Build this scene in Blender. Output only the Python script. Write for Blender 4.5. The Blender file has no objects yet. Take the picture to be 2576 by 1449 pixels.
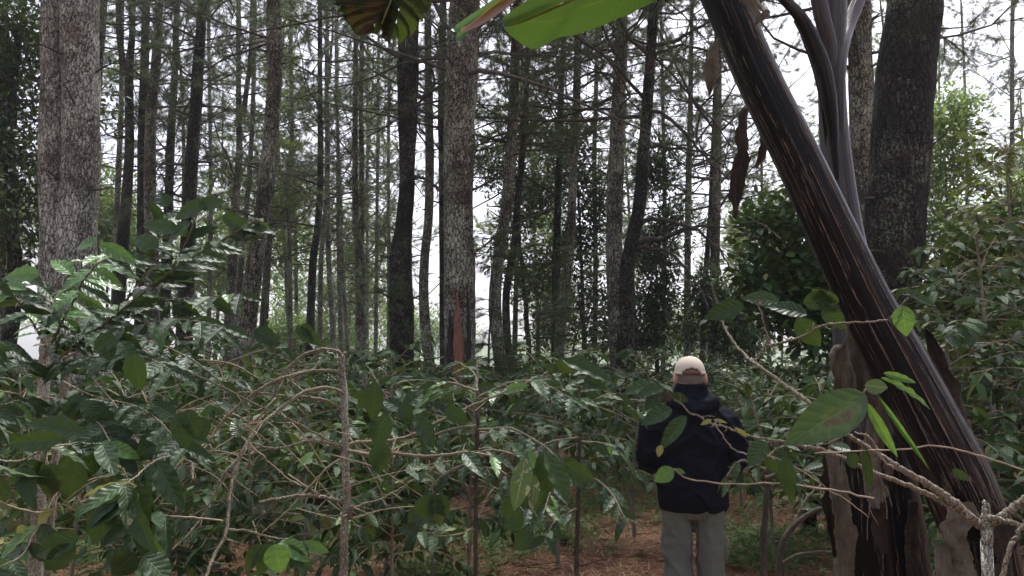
import bpy, math, random
import numpy as np
from mathutils import Vector, Matrix

R = math.radians
SC = bpy.context.scene
COL = SC.collection

# ------------------------------------------------------------------ camera
PITCH = R(5.84); CAMZ = 1.65; F = 26.0 / 36.0 * 2576.0
cd = bpy.data.cameras.new('camera'); cam = bpy.data.objects.new('camera', cd); COL.objects.link(cam)
cd.lens = 26; cd.sensor_width = 36; cd.clip_start = 0.05; cd.clip_end = 3000
cam.location = (0, 0, CAMZ); cam.rotation_euler = (R(90) + PITCH, 0, 0)
SC.camera = cam
SC.render.resolution_x, SC.render.resolution_y = 1024, 576
# ------------------------------------------------------------------ world and sun
SUN_EL, SUN_AZ = R(64), R(20)          # azimuth measured from +Y towards +X
w = bpy.data.worlds.new('World'); SC.world = w; w.use_nodes = True
nt = w.node_tree; nt.nodes.clear()
sky = nt.nodes.new('ShaderNodeTexSky'); sky.sky_type = 'NISHITA'; sky.sun_disc = False
sky.sun_elevation = SUN_EL; sky.sun_rotation = SUN_AZ; sky.dust_density = 5.0; sky.air_density = 1.0; sky.ozone_density = 1.0
bg = nt.nodes.new('ShaderNodeBackground'); bg.inputs['Strength'].default_value = 0.12
wo = nt.nodes.new('ShaderNodeOutputWorld')
hs = nt.nodes.new('ShaderNodeHueSaturation'); hs.inputs['Saturation'].default_value = .36
nt.links.new(sky.outputs[0], hs.inputs['Color']); tint = nt.nodes.new('ShaderNodeMix'); tint.data_type = 'RGBA'; tint.blend_type = 'MULTIPLY'; tint.inputs[0].default_value = 1; tint.inputs[7].default_value = (.99, .96, 1.05, 1)
nt.links.new(hs.outputs[0], tint.inputs[6]); nt.links.new(tint.outputs[2], bg.inputs[0]); nt.links.new(bg.outputs[0], wo.inputs[0])
sd = bpy.data.lights.new('sun', 'SUN'); sun = bpy.data.objects.new('sun', sd); COL.objects.link(sun)
sd.energy = 2.6; sd.angle = R(10); sd.color = (1.0, 0.97, 0.93)
sdir = Vector((math.sin(SUN_AZ) * math.cos(SUN_EL), math.cos(SUN_AZ) * math.cos(SUN_EL), math.sin(SUN_EL)))
sun.rotation_euler = sdir.to_track_quat('Z', 'Y').to_euler(); sun.location = (0, 0, 30)
SC.view_settings.view_transform = 'Standard'; SC.view_settings.look = 'None'
SC.view_settings.exposure = 1.46; SC.view_settings.gamma = 1.0
SC.cycles.max_bounces = 6; SC.cycles.diffuse_bounces = 3; SC.cycles.glossy_bounces = 2
SC.cycles.transmission_bounces = 4; SC.cycles.transparent_max_bounces = 4; SC.cycles.volume_bounces = 0
SC.cycles.use_denoising = True; SC.cycles.volume_step_rate = 4; SC.cycles.volume_max_steps = 64

# ------------------------------------------------------------------ helpers
rng = np.random.default_rng(7)
_cp, _sp = math.cos(PITCH), math.sin(PITCH)
def at(px, py, Y):
    a = (px - 1288.0) / F; b = (724.0 - py) / F
    d = (a, _cp - b * _sp, _sp + b * _cp); t = Y / d[1]
    return np.array((a * t, Y, CAMZ + t * d[2]))

def _hash(ix, iy, iz):
    h = (ix * 374761393 + iy * 668265263 + iz * 2147483647) & 0xFFFFFFFF
    h = ((h ^ (h >> 13)) * 1274126177) & 0xFFFFFFFF
    h = h ^ (h >> 16)
    return (h & 0xFFFF) / 65535.0
def vnoise(p):                                     # value noise, p (n,3) -> (n,) in -1..1
    p = np.asarray(p, float); i = np.floor(p).astype(np.int64); f = p - i; f = f * f * (3 - 2 * f)
    r = 0
    for dx in (0, 1):
        for dy in (0, 1):
            for dz in (0, 1):
                wgt = (f[:, 0] if dx else 1 - f[:, 0]) * (f[:, 1] if dy else 1 - f[:, 1]) * (f[:, 2] if dz else 1 - f[:, 2])
                r = r + wgt * _hash(i[:, 0] + dx, i[:, 1] + dy, i[:, 2] + dz)
    return r * 2 - 1

def ground_z(x, y):
    x = np.asarray(x, float); y = np.asarray(y, float)
    far = np.clip(y - 24, 0, 110)
    z = -far * 0.13
    p = np.stack([x.ravel(), y.ravel(), 0 * x.ravel()], 1)
    n = 0.035 * vnoise(p * 0.9) + 0.02 * vnoise(p * 2.7 + 11)
    return z + n.reshape(x.shape)

class MB:
    """collects geometry; build() links it as one mesh object"""
    def __init__(s): s.v = []; s.uv = []; s.f = []; s.m = []; s.n = 0
    def add(s, verts, faces, uv=None, mat=0):
        verts = np.asarray(verts, float).reshape(-1, 3)
        if uv is None: uv = np.zeros((len(verts), 2))
        s.v.append(verts); s.uv.append(np.asarray(uv, float))
        for fa in (faces if isinstance(faces, list) else [faces]):
            fa = np.asarray(fa, np.int64); s.f.append(fa + s.n); s.m.append(mat)
        s.n += len(verts)
    def join(s, o, mat=0):
        for v, uv in zip(o.v, o.uv): s.v.append(v); s.uv.append(uv)
        for f in o.f: s.f.append(f + s.n); s.m.append(mat)
        s.n += o.n
    def mesh(s, name, mats, smooth=True):
        me = bpy.data.meshes.new(name)
        V = np.concatenate(s.v); UV = np.concatenate(s.uv)
        loops = np.concatenate([f.ravel() for f in s.f])
        tot = np.concatenate([np.full(len(f), f.shape[1]) for f in s.f])
        mi = np.concatenate([np.full(len(f), m) for f, m in zip(s.f, s.m)])
        start = np.concatenate([[0], np.cumsum(tot)[:-1]])
        me.vertices.add(len(V)); me.vertices.foreach_set('co', V.astype(np.float32).ravel())
        me.loops.add(len(loops)); me.loops.foreach_set('vertex_index', loops.astype(np.int32))
        me.polygons.add(len(tot)); me.polygons.foreach_set('loop_start', start.astype(np.int32))
        me.polygons.foreach_set('material_index', mi.astype(np.int32))
        me.polygons.foreach_set('use_smooth', np.full(len(tot), smooth))
        ul = me.uv_layers.new(name='UVMap'); ul.data.foreach_set('uv', UV[loops].astype(np.float32).ravel())
        for m in (mats if isinstance(mats, (list, tuple)) else [mats]): me.materials.append(m)
        me.update(calc_edges=True); me.validate()
        return me
    def build(s, name, mats, parent=None, smooth=True):
        o = bpy.data.objects.new(name, s.mesh(name, mats, smooth)); COL.objects.link(o)
        if parent is not None: o.parent = parent
        return o

def thing(name, label, cat, loc=(0, 0, 0), rz=0, group=None):
    o = bpy.data.objects.new(name, None); COL.objects.link(o)
    o.location = [float(c) for c in loc]; o.rotation_euler = (0, 0, rz); o.empty_display_size = 0.2
    o['label'] = label; o['category'] = cat
    if group: o['group'] = group
    return o
def kind(o, k, label=None, cat=None):
    o['kind'] = k
    if label: o['label'] = label
    if cat: o['category'] = cat
    return o
def copy_tree(root, loc, rz, scale, label, group):
    c = root.copy(); COL.objects.link(c); c.location = [float(v) for v in loc]; c.rotation_euler = (0, 0, rz); c.scale = (scale,) * 3
    c['label'] = label; c['group'] = group
    for ch in [k for k in KIDS[root.name]]:
        d = ch.copy(); COL.objects.link(d); d.parent = c
    return c
KIDS = {}

def norm(v):
    v = np.asarray(v, float); return v / (np.linalg.norm(v, axis=-1, keepdims=True) + 1e-12)

def resample(pts, n):
    """Catmull-Rom through pts -> n points"""
    P = np.asarray(pts, float)
    if len(P) == 2: t = np.linspace(0, 1, n)[:, None]; return P[0] * (1 - t) + P[1] * t
    Q = np.vstack([2 * P[0] - P[1], P, 2 * P[-1] - P[-2]])
    L = np.concatenate([[0], np.cumsum(np.linalg.norm(np.diff(P, axis=0), axis=1) + 1e-9)]); L /= L[-1]
    t = np.linspace(0, 1, n); k = np.clip(np.searchsorted(L, t, side='right') - 1, 0, len(P) - 2)
    u = ((t - L[k]) / (L[k + 1] - L[k]))[:, None]
    a, b, c, d = Q[k], Q[k + 1], Q[k + 2], Q[k + 3]
    return .5 * ((2 * b) + (-a + c) * u + (2 * a - 5 * b + 4 * c - d) * u ** 2 + (-a + 3 * b - 3 * c + d) * u ** 3)
def interp(vals, n, pts=None):
    vals = np.asarray(vals, float)
    if pts is not None:
        P = np.asarray(pts, float); L = np.concatenate([[0], np.cumsum(np.linalg.norm(np.diff(P, axis=0), axis=1) + 1e-9)]); L /= L[-1]
    else: L = np.linspace(0, 1, len(vals))
    return np.interp(np.linspace(0, 1, n), L, vals)

def tube(mb, P, r, sides=6, mat=0, cap=True, ry=None, disp=None, ref=None):
    P = np.asarray(P, float); n = len(P); r = np.broadcast_to(np.asarray(r, float), (n,))
    ry = r if ry is None else np.broadcast_to(np.asarray(ry, float), (n,))
    T = norm(np.gradient(P, axis=0))
    if ref is None: ref = np.array((0, 1.0, 0)) if abs(T[0][1]) < .8 else np.array((1.0, 0, 0))
    A = norm(np.cross(ref, T)); B = np.cross(T, A)
    th = np.linspace(0, 2 * np.pi, sides + 1)
    rr = np.stack([np.cos(th), np.sin(th)], 1)
    V = P[:, None] + r[:, None, None] * rr[None, :, :1] * A[:, None] + ry[:, None, None] * rr[None, :, 1:] * B[:, None]
    L = np.concatenate([[0], np.cumsum(np.linalg.norm(np.diff(P, axis=0), axis=1))])
    UV = np.stack(np.broadcast_arrays(th[None] / (2 * np.pi), L[:, None]), 2).reshape(-1, 2)
    if disp is not None:
        V = disp(V, P, th, L); V[:, -1] = V[:, 0]
    i = np.arange(n - 1)[:, None] * (sides + 1) + np.arange(sides)[None]
    q = np.stack([i, i + 1, i + sides + 2, i + sides + 1], -1).reshape(-1, 4)
    if cap:
        V = V.reshape(-1, 3); nv = len(V)
        V = np.vstack([V, P[:1], P[-1:]]); UV = np.vstack([UV, [[.5, 0]], [[.5, L[-1]]]])
        k = np.arange(sides)
        c1 = np.stack([k + 1, k, np.full(sides, nv)], -1); b = (n - 1) * (sides + 1)
        c2 = np.stack([b + k, b + k + 1, np.full(sides, nv + 1)], -1)
        mb.add(V, [q, c1, c2], UV, mat)
        return
    mb.add(V.reshape(-1, 3), q, UV, mat)

def frames(D, Nn):
    """D along, Nn approximate normal -> (n,3,3) columns side, along, normal"""
    D = norm(D); S = norm(np.cross(D, Nn)); Z = np.cross(S, D)
    return np.stack([S, D, Z], -1)
def scatter(mb, bv, bf, buv, M, O, mat=0):
    """instances of a small base mesh with matrices M (n,3,3) and origins O (n,3)"""
    n = len(O); V = np.einsum('nij,vj->nvi', M, bv) + O[:, None]
    off = (np.arange(n) * len(bv))
    fs = [(np.asarray(f)[None] + off[:, None, None]).reshape(-1, np.asarray(f).shape[1]) for f in (bf if isinstance(bf, list) else [bf])]
    mb.add(V.reshape(-1, 3), fs, np.tile(buv, (n, 1)), mat)

def leaf_mesh(nv=6, nu=2, W=.36, fold=.10, droop=.16, wav=.0, wf=4.0, tip=.8, ph=0.):
    """unit leaf along +Y; nv segments along, nu per half"""
    t = np.linspace(0, 1, nv + 1); u = np.linspace(-1, 1, 2 * nu + 1)
    hw = W / 2 * np.clip(np.sin(np.pi * t ** tip), 0, 1) ** .75 * (1 - .25 * t ** 6); hw = np.maximum(hw, .004)
    T, U = np.meshgrid(t, u, indexing='ij')
    X = U * hw[:, None]
    Z = np.abs(U) * hw[:, None] * fold * 2 - droop * T ** 2 + wav * np.sin(2 * np.pi * wf * T + ph + 1.3 * np.sign(U)) * np.abs(U) ** 1.5 * (hw[:, None] / (W / 2))
    V = np.stack([X, T, Z], -1).reshape(-1, 3)
    i = (np.arange(nv)[:, None] * (2 * nu + 1) + np.arange(2 * nu)[None])
    q = np.stack([i, i + 1, i + 2 * nu + 2, i + 2 * nu + 1], -1).reshape(-1, 4)
    return V, q, np.stack([U * .5 + .5, T], -1).reshape(-1, 2)
LEAF_LO = leaf_mesh(3, 1, .40, .12, .12)
LEAF_MID = leaf_mesh(7, 1, .40, .16, .22, .018, 3.0)
LEAF_HI = [leaf_mesh(26, 4, .37, .15, d, .020, 4.0, ph=p) for d, p in ((.1, 0), (.2, 2), (.32, 4))]
NEEDLE = (np.array([(-.5, 0, 0), (.5, 0, 0), (0, 1, 0)], float), np.array([[0, 1, 2]]), np.array([(0, 0), (1, 0), (.5, 1)], float))

# ------------------------------------------------------------------ materials
def mat(name):
    m = bpy.data.materials.new(name); m.use_nodes = True; t = m.node_tree; t.nodes.clear()
    out = t.nodes.new('ShaderNodeOutputMaterial')
    return m, t, out
def N(t, typ, **kw):
    n = t.nodes.new(typ)
    for k, v in kw.items():
        if k[0] == '_': setattr(n, k[1:], v)
        elif k[0] == 'i' and k[1:].isdigit(): n.inputs[int(k[1:])].default_value = v
        else: n.inputs[k].default_value = v
    return n
def L(t, a, b): t.links.new(a, b)
def ramp(t, stops, fac=None, interp='LINEAR'):
    n = t.nodes.new('ShaderNodeValToRGB'); n.color_ramp.interpolation = interp
    while len(n.color_ramp.elements) < len(stops): n.color_ramp.elements.new(.5)
    for e, (p, c) in zip(n.color_ramp.elements, stops):
        e.position = p; e.color = tuple(c) + (1,) if len(c) == 3 else c
    if fac is not None: t.links.new(fac, n.inputs[0])
    return n
def mixc(t, fac, a, b, mode='MIX'):
    n = t.nodes.new('ShaderNodeMix'); n.data_type = 'RGBA'; n.blend_type = mode
    for s, v in ((n.inputs[0], fac), (n.inputs[6], a), (n.inputs[7], b)):
        if hasattr(v, 'is_linked') or hasattr(v, 'links'): t.links.new(v, s)
        else: s.default_value = v if not isinstance(v, tuple) else tuple(v) + ((1,) if len(v) == 3 else ())
    return n.outputs[2]
def mth(t, op, a, b=None, c=None):
    n = t.nodes.new('ShaderNodeMath'); n.operation = op
    for s, v in zip(n.inputs, (a, b, c)):
        if v is None: continue
        if hasattr(v, 'links'): t.links.new(v, s)
        else: s.default_value = v
    return n.outputs[0]
def coords(t, scale=(1, 1, 1), which='Object'):
    tc = N(t, 'ShaderNodeTexCoord'); mp = N(t, 'ShaderNodeMapping'); mp.inputs['Scale'].default_value = scale
    L(t, tc.outputs[which], mp.inputs[0]); return mp.outputs[0]
def noise(t, vec, scale, detail=4, rough=.6):
    n = N(t, 'ShaderNodeTexNoise', Scale=scale, Detail=detail, Roughness=rough); L(t, vec, n.inputs[0]); return n.outputs[0]
def bump(t, h, strength, dist, nrm=None):
    b = N(t, 'ShaderNodeBump', Strength=strength, Distance=dist); L(t, h, b.inputs['Height'])
    if nrm is not None: L(t, nrm, b.inputs['Normal'])
    return b.outputs[0]

def bark_mat(name, dark, mid, light, lichen=(.36, .37, .28), lich=.55, fine=1.0, bd=.02):
    m, t, out = mat(name)
    o = coords(t); warp = N(t, 'ShaderNodeTexNoise', Scale=7.0 * fine, Detail=4.0, Roughness=.65); L(t, o, warp.inputs[0])
    wv = N(t, 'ShaderNodeVectorMath', _operation='MULTIPLY_ADD'); L(t, warp.outputs['Color'], wv.inputs[0]); wv.inputs[1].default_value = (.09 / fine, .09 / fine, .22 / fine); L(t, o, wv.inputs[2])
    mp = N(t, 'ShaderNodeMapping'); mp.inputs['Scale'].default_value = (24 * fine, 24 * fine, 8 * fine); L(t, wv.outputs[0], mp.inputs[0])
    vo = N(t, 'ShaderNodeTexVoronoi', _feature='DISTANCE_TO_EDGE', Scale=1.0); L(t, mp.outputs[0], vo.inputs['Vector'])
    vc = N(t, 'ShaderNodeTexVoronoi', _feature='F1', Scale=1.0); L(t, mp.outputs[0], vc.inputs['Vector'])
    sm = noise(t, o, 42 * fine, 4, .75)
    plate = ramp(t, [(.02, (0, 0, 0)), (.12, (.55,) * 3), (.30, (1,) * 3)], mth(t, 'ADD', vo.outputs['Distance'], mth(t, 'MULTIPLY', mth(t, 'SUBTRACT', sm, .5), .35)))
    fn = noise(t, mp.outputs[0], 2.4, 6, .75)
    col = ramp(t, [(.32, dark), (.5, mid), (.68, light)], fn)
    pc = N(t, 'ShaderNodeSeparateColor'); L(t, vc.outputs['Color'], pc.inputs[0])
    col2 = mixc(t, mth(t, 'MULTIPLY', mth(t, 'POWER', pc.outputs[0], 3.0), .6), col.outputs[0], light)
    col3 = mixc(t, plate.outputs[0], tuple(c * .35 for c in dark), col2)
    big = noise(t, o, 1.6, 3, .6)
    lm = mth(t, 'ADD', mth(t, 'MULTIPLY', big, .6), mth(t, 'MULTIPLY', noise(t, o, 38 * fine, 5, .8), .85))
    lr = ramp(t, [(.80 - .10 * lich, (0, 0, 0)), (.83 - .10 * lich, (1, 1, 1))], lm)
    col4 = mixc(t, mth(t, 'MULTIPLY', mth(t, 'MULTIPLY', lr.outputs[0], mth(t, 'POWER', plate.outputs[0], .5)), min(1, lich * 1.3)), col3, lichen)
    # moss and red tones in large patches
    rd = ramp(t, [(.55, (0, 0, 0)), (.72, (1, 1, 1))], noise(t, o, 1.3, 2))
    col5 = mixc(t, mth(t, 'MULTIPLY', rd.outputs[0], .40), col4, (.09, .045, .028))
    mo = ramp(t, [(.56, (0,) * 3), (.66, (1,) * 3)], mth(t, 'ADD', mth(t, 'MULTIPLY', noise(t, coords(t, (1, 1, .45)), 2.6, 3), .75), mth(t, 'MULTIPLY', sm, .25)))
    col5 = mixc(t, mth(t, 'MULTIPLY', mo.outputs[0], .5), col5, (.035, .04, .014))
    dk = ramp(t, [(.42, (1,) * 3), (.56, (0,) * 3)], noise(t, coords(t, (1, 1, .5)), 5.5, 4, .7))
    col5 = mixc(t, mth(t, 'MULTIPLY', dk.outputs[0], .45), col5, dark)
    p = N(t, 'ShaderNodeBsdfPrincipled', Roughness=.92); p.inputs['Specular IOR Level'].default_value = .2
    L(t, col5, p.inputs['Base Color'])
    h = mth(t, 'ADD', mth(t, 'MULTIPLY', plate.outputs[0], .8), mth(t, 'MULTIPLY', fn, .6))
    L(t, bump(t, h, 1.0, bd), p.inputs['Normal']); L(t, p.outputs[0], out.inputs[0])
    return m

def leaf_mat(name, c1, c2, back, trans=.25, rough=.33, veins=True, spec=.5, vcol=None, blotch=None, nv=7, vein_amt=.3, var=None, vbump=.65, patch=None, tgain=1.0):
    m, t, out = mat(name)
    uv = N(t, 'ShaderNodeUVMap'); sp = N(t, 'ShaderNodeSeparateXYZ'); L(t, uv.outputs[0], sp.inputs[0])
    geo = N(t, 'ShaderNodeNewGeometry')
    rnd = geo.outputs['Random Per Island']
    stops = [(0, c1), (1, c2)] if var is None else var
    col = ramp(t, stops, rnd).outputs[0]
    o = coords(t); nz = noise(t, o, 30, 3)
    col = mixc(t, mth(t, 'MULTIPLY', nz, .4), col, tuple(min(1, v * 1.6) for v in c2))
    nrm = None
    if veins:
        au = mth(t, 'ABSOLUTE', mth(t, 'SUBTRACT', sp.outputs[0], .5))
        ph = mth(t, 'SUBTRACT', mth(t, 'MULTIPLY', sp.outputs[1], float(nv)), mth(t, 'MULTIPLY', mth(t, 'POWER', au, .8), 2.6))
        sn = mth(t, 'ABSOLUTE', mth(t, 'SINE', mth(t, 'MULTIPLY', ph, math.pi)))
        side = ramp(t, [(0, (1,) * 3), (.16, (0,) * 3)], sn).outputs[0]
        rib = ramp(t, [(0, (1,) * 3), (.035, (0,) * 3)], au).outputs[0]
        vein = mth(t, 'MAXIMUM', mth(t, 'MULTIPLY', side, .3), rib)
        vc = vcol or tuple(min(1, v * 2.6 + .02) for v in c2)
        col = mixc(t, mth(t, 'MULTIPLY', vein, vein_amt), col, vc)
        h = mth(t, 'SUBTRACT', mth(t, 'MULTIPLY', sn, vbump), mth(t, 'MULTIPLY', rib, .6))
        nrm = bump(t, mth(t, 'ADD', h, mth(t, 'MULTIPLY', nz, .8)), .55, .003)
    if blotch:
        nb = noise(t, coords(t, (1, 1, 1)), blotch[0], 3, .55)
        col = mixc(t, ramp(t, [(blotch[1], (0,) * 3), (blotch[1] + .03, (1,) * 3)], nb).outputs[0], col, blotch[2])
    if patch:
        dx = mth(t, 'SUBTRACT', sp.outputs[0], patch[0]); dy = mth(t, 'MULTIPLY', mth(t, 'SUBTRACT', sp.outputs[1], patch[1]), 1.15)
        dist = mth(t, 'ADD', mth(t, 'SQRT', mth(t, 'ADD', mth(t, 'MULTIPLY', dx, dx), mth(t, 'MULTIPLY', dy, dy))), mth(t, 'MULTIPLY', mth(t, 'SUBTRACT', noise(t, o, 26, 5, .7), .5), 1.1))
        col = mixc(t, ramp(t, [(.13, (1,) * 3), (.16, (0,) * 3)], dist).outputs[0], mixc(t, ramp(t, [(.24, (.55,) * 3), (.34, (0,) * 3)], dist).outputs[0], col, (.10, .14, .045)), (.085, .045, .035))
    col = mixc(t, mth(t, 'MULTIPLY', geo.outputs['Backfacing'], .8), col, back)
    p = N(t, 'ShaderNodeBsdfPrincipled', Roughness=rough); p.inputs['Specular IOR Level'].default_value = spec
    L(t, col, p.inputs['Base Color'])
    rr = mth(t, 'ADD', mth(t, 'MULTIPLY', nz, .18), rough - .06); L(t, rr, p.inputs['Roughness'])
    tr = N(t, 'ShaderNodeBsdfTranslucent')
    tcol = mixc(t, .5, col, tuple(v * tgain for v in (.16, .25, .03)) if back[1] > back[0] else back); L(t, tcol, tr.inputs[0])
    if nrm is not None: L(t, nrm, p.inputs['Normal'])
    mx = N(t, 'ShaderNodeMixShader'); mx.inputs[0].default_value = trans
    L(t, p.outputs[0], mx.inputs[1]); L(t, tr.outputs[0], mx.inputs[2]); L(t, mx.outputs[0], out.inputs[0])
    return m

def plain_mat(name, a, b, scale=20, rough=.8, bd=.004, stretch=(1, 1, 1), spec=.3, coord='Object', bs=.6):
    m, t, out = mat(name); o = coords(t, stretch, coord); nz = noise(t, o, scale, 5, .65)
    col = ramp(t, [(.3, a), (.7, b)], nz)
    p = N(t, 'ShaderNodeBsdfPrincipled', Roughness=rough); p.inputs['Specular IOR Level'].default_value = spec
    L(t, col.outputs[0], p.inputs['Base Color']); L(t, bump(t, nz, bs, bd), p.inputs['Normal']); L(t, p.outputs[0], out.inputs[0])
    return m

M = {}
M['bark'] = bark_mat('pine_bark', (.032, .025, .019), (.10, .082, .063), (.28, .24, .19), lichen=(.40, .41, .32), lich=.85)
M['bark_pale'] = bark_mat('pale_lichen_bark', (.060, .050, .041), (.19, .167, .142), (.43, .40, .35), lichen=(.50, .50, .43), lich=1.0)
M['bark_dark'] = bark_mat('dark_bark', (.009, .007, .006), (.023, .019, .016), (.055, .047, .038), lichen=(.24, .25, .19), lich=.4)
M['bark_far'] = bark_mat('far_bark', (.03, .024, .02), (.075, .062, .052), (.14, .12, .10), lich=.4, fine=.6)
M['limb'] = plain_mat('dead_limb_bark', (.020, .016, .012), (.07, .058, .044), 30, .9)
M['needle'] = leaf_mat('pine_needle', (.022, .034, .013), (.045, .062, .022), (.035, .055, .02), trans=.22, rough=.5, veins=False)
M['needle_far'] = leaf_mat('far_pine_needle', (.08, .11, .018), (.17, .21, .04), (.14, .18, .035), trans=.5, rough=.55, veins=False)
M['coffee'] = leaf_mat('coffee_leaf', (.016, .042, .020), (.030, .065, .022), (.04, .075, .02), trans=.15, rough=.44, spec=.24,
                       var=[(0, (.006, .018, .006)), (.5, (.013, .036, .009)), (.80, (.028, .068, .014)), (.92, (.06, .13, .018)), (1, (.15, .15, .035))])
M['coffee_hi'] = leaf_mat('near_coffee_leaf', (.006, .018, .007), (.020, .046, .012), (.04, .07, .022), trans=.12, rough=.46, spec=.26, vbump=.5)
M['coffee_bright'] = leaf_mat('fresh_coffee_leaf', (.035, .10, .018), (.06, .15, .03), (.09, .18, .04), trans=.35, rough=.3)
M['coffee_yellow'] = leaf_mat('yellow_leaf', (.13, .17, .03), (.24, .22, .05), (.2, .2, .06), trans=.35, rough=.4)
M['coffee_spot'] = leaf_mat('spotted_leaf', (.02, .055, .022), (.03, .07, .028), (.08, .14, .05), trans=.12, rough=.5, spec=.35, patch=(.36, .47))
M['coffee_mined_shiny'] = leaf_mat('mined_shiny_leaf', (.03, .06, .03), (.05, .09, .04), (.1, .14, .08), trans=.15, rough=.4, vcol=(.42, .44, .30), vein_amt=.6, nv=9, blotch=(40, .58, (.26, .27, .19)))  # leaf-miner marks; the same pale colour also paints one leaf's white shine
def dry_mat(name, a, b, c_):
    m, t, out = mat(name); uv = coords(t, (14, .8, 1), 'UV'); st = noise(t, uv, 2.2, 8, .75); o = coords(t); nz = noise(t, o, 22, 5, .7)
    col = ramp(t, [(.30, a), (.5, b), (.72, c_)], mth(t, 'ADD', mth(t, 'MULTIPLY', st, .6), mth(t, 'MULTIPLY', nz, .4)))
    p = N(t, 'ShaderNodeBsdfPrincipled', Roughness=.85); p.inputs['Specular IOR Level'].default_value = .2; L(t, col.outputs[0], p.inputs['Base Color'])
    L(t, bump(t, mth(t, 'ADD', st, mth(t, 'MULTIPLY', nz, .6)), 1.0, .012), p.inputs['Normal']); L(t, p.outputs[0], out.inputs[0]); return m
M['dry'] = dry_mat('dry_banana_leaf', (.045, .036, .026), (.15, .125, .092), (.30, .26, .20))
M['broad'] = leaf_mat('broad_leaf', (.010, .026, .009), (.026, .052, .016), (.03, .055, .018), trans=.15, rough=.5, spec=.3, veins=False)
M['broad_light'] = leaf_mat('light_broad_leaf', (.07, .13, .03), (.15, .22, .055), (.14, .20, .06), trans=.45, rough=.45, veins=False)
M['bush_yellow'] = leaf_mat('yellow_tip_leaf', (.035, .07, .014), (.14, .15, .02), (.10, .12, .03), trans=.35, rough=.4)
M['stem'] = bark_mat('coffee_stem_bark', (.13, .11, .078), (.25, .22, .165), (.36, .33, .26), lichen=(.42, .43, .35), lich=.9, fine=7.0, bd=.001)
M['twig'] = plain_mat('coffee_twig', (.13, .10, .065), (.29, .235, .155), 40, .75, .002)
M['branch'] = bark_mat('coffee_branch_bark', (.15, .125, .085), (.24, .205, .145), (.34, .295, .215), lichen=(.38, .38, .30), lich=.3, fine=9.0, bd=.0008)
M['twig_green'] = plain_mat('green_twig', (.10, .13, .03), (.2, .2, .06), 40, .6, .001)

# ------------------------------------------------------------------ ground, hills
def make_ground():
    m, t, out = mat('red_soil_with_needle_litter')
    o = coords(t); n1 = noise(t, o, 1.1, 4); n2 = noise(t, o, 14, 6, .7); n3 = noise(t, o, 90, 4, .7)
    soil = ramp(t, [(.32, (.045, .021, .013)), (.5, (.16, .075, .044)), (.68, (.29, .16, .10))], n2)
    fine = mixc(t, mth(t, 'MULTIPLY', n3, .7), soil.outputs[0], (.24, .13, .08))
    green = mixc(t, n3, (.03, .05, .012), (.10, .14, .04))
    gm = ramp(t, [(.53, (0,) * 3), (.62, (1,) * 3)], n1)
    sp = N(t, 'ShaderNodeSeparateXYZ'); L(t, o, sp.inputs[0])
    fm = ramp(t, [(.0, (0,) * 3), (1, (1,) * 3)], mth(t, 'MULTIPLY', mth(t, 'SUBTRACT', sp.outputs[1], 13.0), .12))
    col = mixc(t, mth(t, 'MAXIMUM', mth(t, 'MULTIPLY', gm.outputs[0], .6), fm.outputs[0]), fine, green)
    p = N(t, 'ShaderNodeBsdfPrincipled', Roughness=.95); p.inputs['Specular IOR Level'].default_value = .15
    L(t, col, p.inputs['Base Color']); L(t, bump(t, mth(t, 'ADD', n2, mth(t, 'MULTIPLY', n3, .5)), 1.0, .05), p.inputs['Normal'])
    L(t, p.outputs[0], out.inputs[0])
    xs = np.unique(np.concatenate([np.linspace(-12, 12, 110), np.linspace(-60, 60, 60), np.linspace(-480, 480, 30)]))
    ys = np.unique(np.concatenate([np.linspace(-2, 16, 90), np.linspace(-40, 140, 70), np.linspace(-80, 640, 30)]))
    X, Y = np.meshgrid(xs, ys, indexing='ij'); Z = ground_z(X, Y)
    i = np.arange(len(xs) - 1)[:, None] * len(ys) + np.arange(len(ys) - 1)[None]
    q = np.stack([i, i + len(ys), i + len(ys) + 1, i + 1], -1).reshape(-1, 4)
    mb = MB(); mb.add(np.stack([X, Y, Z], -1).reshape(-1, 3), q)
    kind(mb.build('ground', m), 'structure')
    # far wooded hills
    hm = plain_mat('wooded_hillside', (.035, .06, .02), (.09, .13, .04), .12, .95, 3.0)
    a = np.linspace(-.8, .8, 160); r = np.linspace(0, 1, 14)
    A, Rr = np.meshgrid(a, r, indexing='ij'); D = 240 + Rr * 320
    hz = -16 + (26 + 6 * np.sin(A * 5 + 1) + 3 * np.sin(A * 13)) * np.sin(np.clip(Rr * 1.5, 0, 1) * np.pi / 2)
    P = np.stack([np.sin(A) * D, np.cos(A) * D, hz], -1).reshape(-1, 3); P[:, 2] += 2.2 * vnoise(P * .06) + 1.5 * vnoise(P * .15)
    i = np.arange(159)[:, None] * 14 + np.arange(13)[None]; q = np.stack([i, i + 1, i + 15, i + 14], -1).reshape(-1, 4)
    mb = MB(); mb.add(P, q); kind(mb.build('hills', hm), 'structure')
make_ground()
def make_haze():
    m, t, out = mat('thin_haze'); v = N(t, 'ShaderNodeVolumePrincipled', Density=.0009, Anisotropy=.3); v.inputs['Color'].default_value = (.93, .96, .97, 1); L(t, v.outputs[0], out.inputs['Volume'])
    x0, x1, y0, y1, z0, z1 = -500, 500, -90, 660, -24, 46
    mb = MB(); mb.add([(x, y, z) for x in (x0, x1) for y in (y0, y1) for z in (z0, z1)], np.array([[0, 1, 3, 2], [4, 6, 7, 5], [0, 4, 5, 1], [2, 3, 7, 6], [0, 2, 6, 4], [1, 5, 7, 3]]))
    kind(mb.build('haze', m, smooth=False), 'stuff')
make_haze()

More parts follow.
